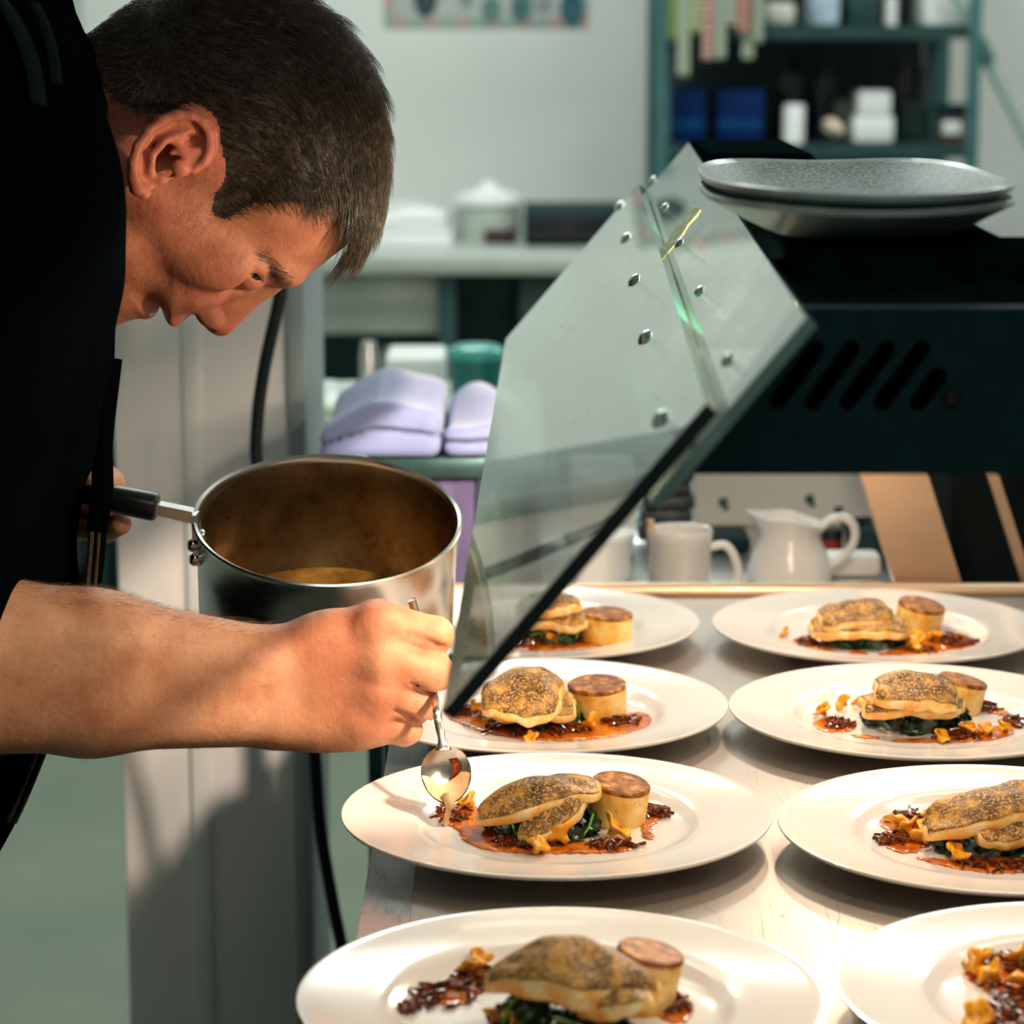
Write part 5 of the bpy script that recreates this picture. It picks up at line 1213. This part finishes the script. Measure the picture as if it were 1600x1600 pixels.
# ---------------- hair: undercoat shell and combed strands
HAIRP = [(146, 100), (140, 78), (146, 40), (230, -40), (400, -80), (560, -20), (640, 120), (640, 330), (600, 400), (560, 372), (556, 345), (545, 318), (520, 318), (490, 322), (455, 314), (425, 318), (400, 316), (380, 326), (362, 336), (345, 340), (333, 330), (336, 305), (352, 280), (352, 255), (346, 225), (343, 198), (330, 174), (300, 160), (262, 172), (240, 178), (205, 168), (178, 150), (158, 130)]
hp_ = np.array(cr2(HAIRP, 2))
Cq = Vh[Qh].mean(1)
dep = Cq[:, 1] * math.cos(PITCH) + (H - Cq[:, 2]) * math.sin(PITCH)
# the head is symmetric: measure the far side by its mirror image
ym = HY - np.abs(Cq[:, 1] - HY); dm = ym * math.cos(PITCH) + (H - Cq[:, 2]) * math.sin(PITCH)
hx_, hy_ = 800 + FPX * Cq[:, 0] / dm, 800 - FPX * ((Cq[:, 2] - H) * math.cos(PITCH) + ym * math.sin(PITCH)) / dm
dh = polysdf([tuple(p) for p in hp_], hx_, hy_)
nor = np.cross(Vh[Qh[:, 2]] - Vh[Qh[:, 0]], Vh[Qh[:, 3]] - Vh[Qh[:, 1]]); ar = np.linalg.norm(nor, axis=1); nor = nor / (ar[:, None] + 1e-12)
near_ear = (hx_ > 226) & (hx_ < 356) & (hy_ > 164) & (hy_ < 296) & (np.abs(Cq[:, 1] - HY) > .060)
hm = (dh < 0) & ~((near_ear) & (polysdf(eo, hx_, hy_) < -7))
fi = np.where(hm)[0]
used = np.unique(Qh[fi]); remap = -np.ones(len(Vh), dtype=np.int64); remap[used] = np.arange(len(used))
vn = np.zeros_like(Vh)
for k in range(4): np.add.at(vn, Qh[:, k], nor)
vn /= np.linalg.norm(vn, axis=1)[:, None] + 1e-12
dv = np.zeros(len(Vh)); cnt = np.zeros(len(Vh))
for k in range(4): np.add.at(dv, Qh[:, k], dh); np.add.at(cnt, Qh[:, k], 1)
dv = dv / np.maximum(cnt, 1)
xs_ = 800 + FPX * Vh[:, 0] / (Vh[:, 1] * .983 + .1)
thick = np.clip(-dv / 40, 0, 1) * (.0004 + .0016 * np.clip((xs_ - 200) / 300, 0, 1))
cap = Vh[used] + vn[used] * (thick[used] + .0002)[:, None]
hair = mk('hair', me_from(cap, remap[Qh[fi]].astype(np.int32)), M['scalp'], chef)
rng = np.random.default_rng(5)
def strands(face_ids, n, length, width, lift, dirf, segs=5, jit=.35, grav=0.0, base_off=0.0):
    p = ar[face_ids]; pick = rng.choice(face_ids, n, p=p / p.sum())
    q = Vh[Qh[pick]]; w = rng.random((n, 2)); base = (q[:, 0] * (1 - w[:, :1]) + q[:, 1] * w[:, :1]) * (1 - w[:, 1:]) + (q[:, 3] * (1 - w[:, :1]) + q[:, 2] * w[:, :1]) * w[:, 1:]
    N = nor[pick]; D = dirf(hx_[pick], hy_[pick], Cq[pick], N)
    D = D + rng.normal(0, jit, (n, 3)); D -= N * (D * N).sum(1)[:, None]; D /= np.linalg.norm(D, axis=1)[:, None] + 1e-9
    L = length(hx_[pick], hy_[pick]) * rng.uniform(.6, 1.15, n); lf = lift(hx_[pick], hy_[pick]) * rng.uniform(.5, 1.4, n)
    side = np.cross(D, N); base = base + N * base_off
    Vs = []; Fs = []
    for i in range(segs + 1):
        s = i / segs
        c = base + D * (L * s)[:, None] + N * (lf * (s - .55 * s * s) * 1.6 - (L * s) ** 2 * 4.0)[:, None]
        c[:, 2] -= grav * (L * s) ** 2
        wd = width * (1 - .75 * s)
        Vs.append(c + side * wd); Vs.append(c - side * wd); Vs.append(c + N * wd * 1.2)
    V = np.stack(Vs, 1).reshape(-1, 3); k = (segs + 1) * 3; off = (np.arange(n) * k)[:, None]
    tri = []
    for i in range(segs):
        a = i * 3
        for x, y in ((0, 1), (1, 2), (2, 0)): tri.append((a + x, a + y, a + 3 + y, a + 3 + x))
    tri = np.array(tri); F = (off[:, :, None] + tri[None]).reshape(-1, 4)
    return V, F
def hdir(x, y, c, n):
    k = np.clip((x - 170) / 130, 0, 1); g = np.clip((x - 380) / 160, 0, 1)
    dx = (1 - k) * -.9 + k * (.85 - .75 * g); dz = (1 - k) * -.15 + k * (-.32 - .75 * g)
    return np.stack([dx, np.zeros_like(dx) + .0 * dx, dz], 1)
lng = lambda x, y: np.interp(x, [120, 200, 300, 420, 560, 620], [.006, .009, .013, .022, .032, .036]) * np.interp(y, [-40, 120, 330], [1, 1, .62])
lft = lambda x, y: np.interp(x, [120, 200, 300, 450, 600], [.003, .004, .0065, .0095, .0105])
V1, F1 = strands(fi, 17000, lng, .00026, lft, hdir, 5, .20)
fr_f = np.where(hm & (hx_ > 535) & (hy_ > 250) & (np.abs(Cq[:, 1] - HY) < .060))[0]
V2, F2 = strands(fr_f, 3200, lambda x, y: np.full(x.shape, .033), .00030, lambda x, y: np.full(x.shape, .010), lambda x, y, c, n: np.stack([np.full(x.shape, -.02), np.zeros(x.shape), np.full(x.shape, -1.0)], 1), 6, .16, 6.0)
Vs_ = np.concatenate([V1, V2]); Fs_ = np.concatenate([F1, F2 + len(V1)])
so = mk('strands', me_from(Vs_, Fs_), M['hairm'], hair); so['kind'] = 'stuff'
# sideburn stubble, cheek down, eyebrow
stub = np.where((polysdf([(300, 270), (352, 285), (350, 330), (335, 352), (300, 372), (262, 372), (262, 330), (280, 290)], hx_, hy_) < 0) & (np.abs(Cq[:, 1] - HY) > .03))[0]
V3, F3 = strands(stub, 700, lambda x, y: np.full(x.shape, .0022), .00007, lambda x, y: np.full(x.shape, .001), lambda x, y, c, n: np.stack([np.full(x.shape, -.5), np.zeros(x.shape), np.full(x.shape, -.8)], 1), 3, .35)
brow = np.where((polysdf([(405, 396), (420, 396), (448, 420), (462, 436), (456, 446), (440, 444), (426, 424)], hx_, hy_) < 0) & (np.abs(Cq[:, 1] - HY) > .004))[0]
V4, F4 = strands(brow, 420, lambda x, y: np.full(x.shape, .0075), .00012, lambda x, y: np.full(x.shape, .0018), lambda x, y, c, n: np.stack([np.full(x.shape, -.75), np.where(c[:, 1] < HY, -.4, .4), np.full(x.shape, .35)], 1), 4, .3)
mk('stubble', me_from(V3, F3), M['fair'], chef)['kind'] = 'stuff'
mk('eyebrow', me_from(V4, F4), M['hairm'], chef)['kind'] = 'stuff'
# fine hair along the forearm
Ca = Va[Qa].mean(1); na = np.cross(Va[Qa[:, 2]] - Va[Qa[:, 0]], Va[Qa[:, 3]] - Va[Qa[:, 1]]); aa = np.linalg.norm(na, axis=1); na /= aa[:, None] + 1e-12
xa_, za_ = 800 + FPX * Ca[:, 0] / (Ca[:, 1] * .983 + .09), na[:, 2]
_s = (Vh, Qh, ar, nor, hx_, hy_, Cq); Vh, Qh, ar, nor, hx_, hy_, Cq = Va, Qa, aa, na, xa_, za_, Ca
arm = np.where((xa_ < 425) & (xa_ > -60))[0]
top = np.where((xa_ < 425) & (xa_ > -60) & (za_ > .75))[0]
ad = lambda x, y, c, n: np.stack([np.full(x.shape, .8), np.zeros(x.shape), np.full(x.shape, -.25)], 1)
V5, F5 = strands(arm, 800, lambda x, y: np.full(x.shape, .0075), .00007, lambda x, y: np.full(x.shape, .0022), ad, 4, .4)
V6, F6 = strands(top, 750, lambda x, y: np.interp(x, [0, 120, 420], [.005, .008, .008]), .00009, lambda x, y: np.interp(x, [0, 120, 420], [.0015, .003, .0038]), ad, 4, .4)
Vh, Qh, ar, nor, hx_, hy_, Cq = _s
mk('arm_hair', me_from(np.concatenate([V5, V6]), np.concatenate([F5, F6 + len(V5)])), M['fair'], chef)['kind'] = 'stuff'

# ---------------- clothes
def inflate(poly_px, Y, Wc, Rc, h, lo_pad=.03, yhalf=None):
    pl = [(P(x, y, Y).x, P(x, y, Y).z) for x, y in poly_px]
    xs = [p[0] for p in pl]; zs = [p[1] for p in pl]; yh = yhalf or Wc + .02
    v_ = Vol((min(xs) - lo_pad, Y - yh, min(zs) - lo_pad), (max(xs) + lo_pad, Y + yh, max(zs) + lo_pad), h)
    d_ = polysdf(pl, v_.X[:, 0, :], v_.Z[:, 0, :])[:, None, :]
    e_ = np.maximum(0, 1 - np.clip(-d_, -1, None) / Rc)
    v_.F = ((np.sqrt(e_ ** 2 + (np.abs(v_.Y - Y) / Wc) ** 2.2) - 1) * min(Wc, Rc) * .8).astype(np.float32)
    return v_
JP = [(58, -70), (78, -10), (100, 48), (121, 105), (132, 160), (120, 230), (112, 330), (108, 420), (112, 500), (140, 570), (150, 640), (147, 705), (120, 757), (113, 800), (112, 900), (108, 960), (92, 1090), (57, 1185), (34, 1240), (-4, 1318), (-40, 1390), (-110, 1490), (-520, 1500), (-590, 1250), (-500, 800), (-400, 400), (-290, 80), (-140, -100), (-20, -120)]
vol = inflate(JP, HY, .205, .105, .0042, .09, .30)
def J(x, y, Y): return P(x, y, Y)
vol.add(vol.chain([J(28, 60, 1.73), J(42, 250, 1.715), J(78, 430, 1.715), J(76, 560, 1.72), J(62, 700, 1.735)], [.030, .038, .0425, .038, .036], .01), .03)        # near lapel and shoulder front
vol.add(vol.chain([J(-60, 130, 1.70), J(-10, 330, 1.68), J(-90, 620, 1.67), J(-150, 900, 1.70)], [.075, .076, .068, .064], .02), .03)                         # near sleeve
vol.add(vol.chain([J(-40, 150, 2.02), J(0, 350, 2.04), J(-50, 640, 2.075), J(-90, 850, 2.06)], [.070, .068, .058, .050], .02), .03)                        # far sleeve
# collar round the neck
vol.add(vol.chain([J(82, 10, HY), J(112, 80, HY - .05), J(133, 170, HY - .075), J(139, 232, HY - .082), J(150, 300, HY - .085), J(168, 370, HY - .085)], [.010, .012, .013, .0125, .012, .012], .006), .010)
vol.add(vol.chain([J(82, 10, HY), J(112, 80, HY + .05), J(128, 200, HY + .080), J(120, 330, HY + .085)], [.010, .012, .013, .012], .006), .010)
# soft folds
fold = .0022 * np.sin(vol.Z * 46 + vol.X * 60 + 3 * np.sin(vol.Y * 14)) * np.sin(vol.Y * 30 + vol.Z * 12)
vol.F = (vol.F + fold).astype(np.float32)
# opening for the head and neck
pn = [(P(x, y, HY).x, P(x, y, HY).z) for x, y in [(74, 40), (116, 66), (160, 40), (300, 100), (260, 480), (210, 520), (190, 470), (170, 380), (150, 300), (140, 240), (132, 170), (110, 110)]]
V, Q = vol.mesh(1)
jk = mk('jacket', me_from(V, Q), M['cloth'], chef)
from mathutils.bvhtree import BVHTree
bvh = BVHTree.FromPolygons([tuple(v_) for v_ in V], [tuple(int(k) for k in q_) for q_ in Q])
def on_jacket(x, y, o=.0): 
    d_ = ray(x, y).normalized(); h_ = bvh.ray_cast(CAM, d_)
    return (h_[0] - d_ * o) if h_[0] is not None else P(x, y, 1.65)
def band(pts, w, mat, name):
    bm_ = bmesh.new(); tube_bm(bm_, spline([on_jacket(x, y, .0012) for x, y in pts], 5), w, 10, True, .22)
    return mk(name, bm_me(bm_, True), mat, chef)
STRAP = simple('teal_black_strap', (0.0026, 0.0075, 0.0080), .9, bump=.2, scale=200, Specular_IOR_Level=0.05)
band([(2, 4), (20, 28), (36, 58), (50, 95), (58, 130), (62, 165)], .0105, STRAP, 'apron_neck_strap')
band([(52, 4), (66, 32), (78, 66), (85, 100), (88, 130)], .0045, STRAP, 'collar_band')
# apron: bib sheet hanging from the chest, wrapping back below the arm
def sheet(line, y0, y1, ny, th, amp, sag=None):
    bm = bmesh.new(); n = len(line); g = []
    for j in range(ny + 1):
        v_ = j / ny; row = []
        for i, (x, y) in enumerate(line):
            Y = y0 + (y1 - y0) * v_; q = P(x, y, 1.84)
            z = q.z + (sag(v_, i / (n - 1)) if sag else 0)
            row.append(bm.verts.new((q.x + amp * math.sin(v_ * 9 + i * .35) * (i / n) - .008 * v_ ** 2, Y, z)))
        g.append(row)
    for j in range(ny):
        for i in range(n - 1): bm.faces.new((g[j][i], g[j][i + 1], g[j + 1][i + 1], g[j + 1][i]))
    ex = bmesh.ops.extrude_face_region(bm, geom=list(bm.faces))
    for q in ex['geom']:
        if isinstance(q, bmesh.types.BMVert): q.co.x -= th
    return bm_me(bm, True)
ln = [(x, y) for x, y in ((156, 782), (153, 812), (152, 845), (149, 880), (146, 915), (142, 945), (130, 990), (112, 1050), (88, 1120), (66, 1180), (52, 1215), (38, 1248), (22, 1282), (4, 1318), (-20, 1360), (-60, 1440), (-110, 1560), (-150, 1700), (-185, 1900), (-200, 2100))]
mk('apron', sheet(ln, 1.838, 1.945, 16, .0022, .003), M['apron'], chef)
ed = [P(x, y, 1.84) for x, y in ln[:13]]
mk('apron_edge', tube([Vector((p.x - .004, 1.8375, p.z)) for p in ed], .0030, 8, .7), M['seam'], chef)
mk('apron_edge', tube([Vector((p.x + .001, 1.8375, p.z - .001)) for p in ed], .0014, 8), M['seam'], chef)
sl_ = [P(x, y, 1.800) for x, y in ((174, 560), (168, 610), (162, 660), (159, 700), (160, 740), (160, 770), (155, 800), (151, 830))]
mk('apron_strap', tube(spline(sl_, 4), .0040, 10, 1.9), M['apron'], chef)
tp_ = [P(x, y, 1.815) for x, y in ((60, 700), (96, 745), (122, 762), (142, 776), (156, 790))]
mk('bib_hem', tube(spline(tp_, 4), .0035, 10, 1.4), M['apron'], chef)
# trousers and shoes
vol = Vol((-.99, 1.62, .03), (hx + .19, 2.10, hipz + .12), .0065)
vol.add(vol.ell((hx, HY, hipz), (.125, .175, .11)))
for sg in (-1, 1):
    vol.add(vol.rc((hx, HY + .085 * sg, hipz - .03), (hx + .015, HY + .095 * sg, .50), .095, .072), .03); vol.add(vol.rc((hx + .015, HY + .095 * sg, .50), (hx - .02, HY + .095 * sg, .09), .072, .060), .02)
vol.F = (vol.F + .003 * np.sin(vol.Z * 70 + vol.X * 20) * np.sin(vol.Y * 40)).astype(np.float32)
vol.cut(vol.Z * -1 + .07 + 0 * vol.X + 0 * vol.Y if False else (vol.Z - .07 + 0 * vol.X + 0 * vol.Y) * -1 + 0 if False else np.minimum(.07 - vol.Z, 1) * -1 + 0 * vol.X + 0 * vol.Y if False else (vol.Z - .07) + 0 * vol.X + 0 * vol.Y, 0)
V, Q = vol.mesh(1); mk('trousers', me_from(V, Q), M['cloth'], chef)
for sg in (-1, 1):
    vol = Vol((hx - .12, HY + .095 * sg - .07, -.01), (hx + .24, HY + .095 * sg + .07, .12), .005)
    vol.add(vol.rc((hx - .03, HY + .095 * sg, .045), (hx + .17, HY + .105 * sg, .036), .045, .038)); vol.add(vol.rc((hx - .02, HY + .095 * sg, .05), (hx - .02, HY + .095 * sg, .085), .046, .046), .02)
    vol.cut(vol.Z - .002 + 0 * vol.X + 0 * vol.Y, 0)
    V, Q = vol.mesh(1); mk('shoe', me_from(V, Q), M['rubber'], chef)

# ================================================================== SAUCEPAN
PC = P(512, 811, 1.965)
pan = T('saucepan', 'stainless steel saucepan tilted in the chef\'s left hand above the plates', 'saucepan', tuple(PC))
rp, hpn = .0985, .112
pr = [(0, -hpn), (.086, -hpn), (.0915, -hpn + .003), (.0945, -hpn + .010), (.0955, -.03), (.0965, -.004), (.0985, -.0005), (.0990, .001), (.0978, .0022), (.0955, .0012), (.0940, -.003), (.0932, -.03), (.0922, -hpn + .012), (.089, -hpn + .006), (0, -hpn + .005)]
t = NT('pan_steel'); v = t.coord('Object', (1, 1, 40)); n = t.noise(v, 12, 4, .6); v2 = t.coord('Object')
t.set(Base_Color=t.mix(t.noise(v2, 16, 4), (0.56, 0.53, 0.49, 1), (0.66, 0.63, 0.58, 1)), Metallic=1.0, Roughness=t.math('ADD', t.math('MULTIPLY', n, .10), .17), Anisotropic=.55); t.bump(n, .06, .0004); M['pan'] = t.m
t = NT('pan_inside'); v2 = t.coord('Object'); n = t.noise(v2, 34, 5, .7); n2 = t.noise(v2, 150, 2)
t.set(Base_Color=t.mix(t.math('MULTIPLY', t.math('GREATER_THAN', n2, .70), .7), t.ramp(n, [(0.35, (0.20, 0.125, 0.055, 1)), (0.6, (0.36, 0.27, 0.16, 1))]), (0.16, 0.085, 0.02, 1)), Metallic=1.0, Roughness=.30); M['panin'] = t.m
rotm = Euler((R(18.5), R(2.6), 0)).to_matrix().to_4x4()
def pm_(me): me.transform(Matrix.Translation(PC) @ rotm); return me
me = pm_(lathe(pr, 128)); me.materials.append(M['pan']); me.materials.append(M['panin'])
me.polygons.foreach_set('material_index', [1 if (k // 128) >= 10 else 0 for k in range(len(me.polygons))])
po_ = mk('body', me, None, pan)
me = pm_(lathe([(0, -hpn + .0165), (.0900, -hpn + .0165), (.0918, -hpn + .0175)], 96))
t = NT('pan_gravy'); v2 = t.coord('Object'); t.set(Base_Color=t.ramp(t.noise(v2, 40, 4), [(.35, (0.16, 0.075, 0.012, 1)), (.7, (0.36, 0.20, 0.04, 1))]), Roughness=.12, Coat_Weight=.5); t.bump(t.noise(v2, 90, 3), .15, .001)
mk('gravy', me, t.m, pan)
inv = (Matrix.Translation(PC) @ rotm).inverted()
# handle: rivet plate, tang, grip
def hp3(px, py, Y): return P(px, py, Y)
a0, a1, g0, g1 = hp3(301, 806, 1.962), hp3(243, 794, 1.958), hp3(246, 793, 1.958), hp3(92, 762, 1.965)
q0, q1, q2, q3 = hp3(222, 784, 1.952), hp3(300, 800, 1.952), hp3(301, 819, 1.952), hp3(222, 800, 1.952)
mk('handle_tang', prism([q0, q1, q2, q3], (0, .017, 0), .0012), M['steel'], pan)
q0, q1, q2, q3 = hp3(298, 806, 1.948), hp3(306, 806, 1.948), hp3(313, 884, 1.944), hp3(303, 884, 1.944)
mk('bracket', prism([q0, q1, q2, q3], (0, .026, 0), .0012), M['steel'], pan)
dr = (g1 - g0).normalized()
gp = [g0 - dr * .0002, g0 + dr * .0012, g0 + dr * .004, g0 + dr * .03, g0 + dr * .055, g0.lerp(g1, .98), g1]
mk('grip', tube(gp, [.0085, .0108, .0116, .0112, .0100, .0090, .0060], 24, .92), M['blackgloss'], pan)
for px, py in ((301, 852), (304, 874)):
    me = lathe([(0, .0042), (.003, .0038), (.0045, .002), (.005, 0), (.005, -.004), (0, -.004)], 20); c = P(px, py, 1.948); q = Vector((0, 0, 1)).rotation_difference(Vector((-.93, -.36, .05)).normalized()).to_matrix().to_4x4()
    me.transform(Matrix.Translation(c) @ q); mk('rivet', me, M['chrome'], pan)
ang = math.radians(182)
for dz in (-.020,):
    cpos = Vector((math.cos(ang) * .0930, math.sin(ang) * .0930 + .006, dz)); me = lathe([(0, .0034), (.003, .003), (.0048, .0016), (.0053, 0), (0, 0)], 20)
    me.transform(Matrix.Translation(PC) @ rotm @ Matrix.Translation(cpos) @ Vector((0, 0, 1)).rotation_difference(Vector((1, 0, 0))).to_matrix().to_4x4()); mk('rivet', me, M['chrome'], pan)

# ================================================================== SPOON
BC = P(703, 1206, 1.742)                                         # centre of the bowl
spn = T('spoon', 'steel spoon held upright in the chef\'s fist, dripping over a plate', 'spoon', tuple(BC))
tip = P(703, 1256, 1.735); rt = P(692, 1166, 1.752)
ax = (tip - rt).normalized(); hl = (tip - rt).length / 2; mid = (tip + rt) / 2
vw = (CAM - mid).normalized(); nb = (vw - ax * vw.dot(ax)).normalized(); sd = ax.cross(nb)
bm = bmesh.new(); NU, NV = 20, 28
def bowlpt(u, v, o):
    """u 0..1 out from centre, v angle; egg outline; o = offset down the back"""
    a = 2 * math.pi * v / NV; lx = math.cos(a); ly = math.sin(a)
    w = hl * .86 * (1 - .10 * lx)
    return mid + ax * (lx * hl * u) + sd * (ly * w * u) - nb * (.0085 * (1 - u ** 2.2) + o)
rings = []
for o in (0, .0011):
    L = [[bm.verts.new(bowlpt(0, 0, o))]]
    for i in range(1, NU + 1): L.append([bm.verts.new(bowlpt(i / NU, k, o if i < NU else o * .6)) for k in range(NV)])
    rings.append(L)
for s_, L in enumerate(rings):
    for k in range(NV):
        f_ = (L[0][0], L[1][k], L[1][(k + 1) % NV]); bm.faces.new(f_)
    for i in range(1, NU):
        for k in range(NV): bm.faces.new((L[i][k], L[i + 1][k], L[i + 1][(k + 1) % NV], L[i][(k + 1) % NV]))
for k in range(NV): bm.faces.new((rings[0][NU][k], rings[1][NU][k], rings[1][NU][(k + 1) % NV], rings[0][NU][(k + 1) % NV]))
M['spoon'] = simple('spoon_steel', (0.72, 0.68, 0.63), 0.24, 1.0, .04)
mk('bowl', bm_me(bm, True), M['spoon'], spn)
hpts = spline([rt + ax * .003 - nb * .001, P(690, 1152, 1.756), P(685, 1128, 1.764), P(681, 1100, 1.775), P(672, 1060, 1.835), P(660, 1000, 1.838), P(646, 946, 1.835), P(643, 938, 1.834)], 6)
nh = len(hpts); bm = bmesh.new()
tube_bm(bm, hpts, [.0062 if i < 2 else max(.0027, .0055 - i * .0006) if i < 8 else .0030 for i in range(nh)], 12, True, .5)
mk('handle', bm_me(bm, True), M['spoon'], spn)
# sauce in the bowl and the falling thread
bm = bmesh.new(); ctr = None; vs = []
lim = .10
def inb(lx, ly, lift): u = min(.97, math.hypot(lx, ly)); return mid + ax * (lx * hl) + sd * (ly * hl * .86 * (1 - .1 * lx)) - nb * (.0085 * (1 - u ** 2.2) - lift)
G = []
for i in range(13):
    row = []
    for j in range(17):
        ly = -1 + 2 * j / 16; x0 = .06 + .16 * math.sin(ly * 4 + 1); xm = math.sqrt(max(0, .93 - (ly * .96) ** 2)) if abs(ly) < 1 else 0
        lx = x0 + (max(xm, x0) - x0) * i / 12; edge = min(i / 3, 1) * min((16 - abs(j - 8) * 2) / 4, 1)
        row.append(bm.verts.new(inb(lx, ly * .96, .0004 + .0022 * max(0, edge))))
    G.append(row)
for i in range(12):
    for j in range(16): bm.faces.new((G[i][j], G[i][j + 1], G[i + 1][j + 1], G[i + 1][j]))
end = PZ(696, 1288, FZ + .001); st_ = tip + nb * .0005 - ax * .003
tube_bm(bm, spline([st_ - ax * .004, tip + ax * .001, tip.lerp(end, .25), tip.lerp(end, .6), end + Vector((0, 0, .001)), end], 5), [.0045] * 3 + [.0040, .0036, .0032, .0029, .0026, .0023] + [.0020] * 10 + [.0026] * 12, 12)
t = NT('cream_sauce'); v2 = t.coord('Object'); t.set(Base_Color=t.ramp(t.noise(v2, 60, 3), [(.35, (0.66, 0.40, 0.19, 1)), (.65, (0.80, 0.58, 0.34, 1))]), Roughness=.18, Subsurface_Weight=.2, Subsurface_Radius=(.004, .003, .002))
so_ = mk('dripping_sauce', bm_me(bm, True), t.m); so_['label'] = 'pale sauce in the spoon bowl, running down in a thread to the plate'; so_['category'] = 'sauce'; so_['kind'] = 'stuff'
bm = bmesh.new(); G = []
for i in range(9):
    row = []
    for j in range(9):
        u_, v_ = i / 8, j / 8; lx = -.58 + .80 * u_; ly = -(.20 + .42 * v_ + .10 * math.sin(u_ * 5)); e_ = math.sin(math.pi * u_) * math.sin(math.pi * v_)
        row.append(bm.verts.new(inb(lx, ly * (.75 + .25 * u_), .0003 + .0010 * e_)))
    G.append(row)
for i in range(8):
    for j in range(8): bm.faces.new((G[i][j], G[i][j + 1], G[i + 1][j + 1], G[i + 1][j]))
mk('onion_stain', bm_me(bm, True), M['relish'], so_)
# ================================================================== LIGHT
def area(name, loc, rot, sx_, sy_, e, col):
    l = bpy.data.lights.new(name, 'AREA'); l.shape = 'RECTANGLE'; l.size = sx_; l.size_y = sy_; l.energy = e; l.color = col
    o = bpy.data.objects.new(name, l); COL.objects.link(o); o.location = loc; o.rotation_euler = rot; return o
COOL = (0.93, 1.0, 0.955)
CL = [(-.2, 5.2, 36), (1.5, 5.2, 33), (1.2, 2.9, 11), (-.4, 3.6, 12), (.3, .1, 9)]
for i, (x, y, e) in enumerate(CL):
    fx = T('ceiling_light', ('ceiling light panel above the back counter left', 'ceiling light panel above the storage rack', 'ceiling light panel above the gantry', 'ceiling light panel above the pillar', 'ceiling light panel above the camera end of the table')[i], 'ceiling light', (x, y, CE - .03), 'ceiling light panels')
    mk('frame', boxes([((x - .62, y - .32, CE - .03), (x - .60, y + .32, CE)), ((x + .60, y - .32, CE - .03), (x + .62, y + .32, CE)), ((x - .60, y - .32, CE - .03), (x + .60, y - .30, CE)), ((x - .60, y + .30, CE - .03), (x + .60, y + .32, CE))]), M['wplastic'], fx)
    area('ceiling_panel_light', (x, y, CE - .032), (0, 0, 0), 1.2, .6, e, COOL)
WARM = (1.0, 0.745, 0.545)
LE = [2.5, 2.15, 2.2, 2.5]
for (x, y, z), e in zip(LAMPS, LE):
    l = bpy.data.lights.new('heat_lamp_light', 'POINT'); l.energy = e; l.color = WARM; l.shadow_soft_size = .012
    o = bpy.data.objects.new('heat_lamp_light', l); COL.objects.link(o); o.location = (x, y, z - .004)
l = bpy.data.lights.new('side_fill_spot', 'SPOT'); l.energy = 24; l.color = WARM; l.shadow_soft_size = .02; l.spot_size = R(72); l.spot_blend = .4
o = bpy.data.objects.new('side_fill_spot', l); COL.objects.link(o); o.location = (.20, 1.56, 1.281)
o.rotation_euler = (Vector((-.30, 1.93, 1.09)) - Vector(o.location)).to_track_quat('-Z', 'Y').to_euler()
l = bpy.data.lights.new('pillar_fill_spot', 'SPOT'); l.energy = 62; l.color = (1, .80, .64); l.shadow_soft_size = .02; l.spot_size = R(46); l.spot_blend = .45  # added spot without a fitting, there to brighten the pillar
o = bpy.data.objects.new('pillar_fill_spot', l); COL.objects.link(o); o.location = (.20, 2.00, 1.281)
o.rotation_euler = (Vector((-.33, 2.9, .90)) - Vector(o.location)).to_track_quat('-Z', 'Y').to_euler()
w = bpy.data.worlds.new('World'); scene.world = w; w.use_nodes = True
w.node_tree.nodes['Background'].inputs[0].default_value = (0.5, 0.7, 0.65, 1); w.node_tree.nodes['Background'].inputs[1].default_value = 0.05
# ================================================================== CAMERA
cd = bpy.data.cameras.new('camera'); cam = bpy.data.objects.new('camera', cd); COL.objects.link(cam)
cam.location = CAM; cam.rotation_euler = (R(90) - PITCH, 0, 0)
cd.sensor_width = 36; cd.sensor_fit = 'HORIZONTAL'; cd.lens = FPX / 1600 * 36; cd.clip_start = .05; cd.clip_end = 60
cd.dof.use_dof = True; cd.dof.focus_distance = 1.86; cd.dof.aperture_fstop = cd.lens / 1000 / 0.0125
scene.camera = cam
scene.view_settings.view_transform = 'Standard'; scene.view_settings.look = 'None'
scene.view_settings.exposure = 0.0; scene.view_settings.gamma = 1.0; scene.view_settings.use_curve_mapping = False
try: scene.cycles.use_denoising = True; scene.cycles.max_bounces = 10; scene.cycles.transparent_max_bounces = 16
except Exception: pass
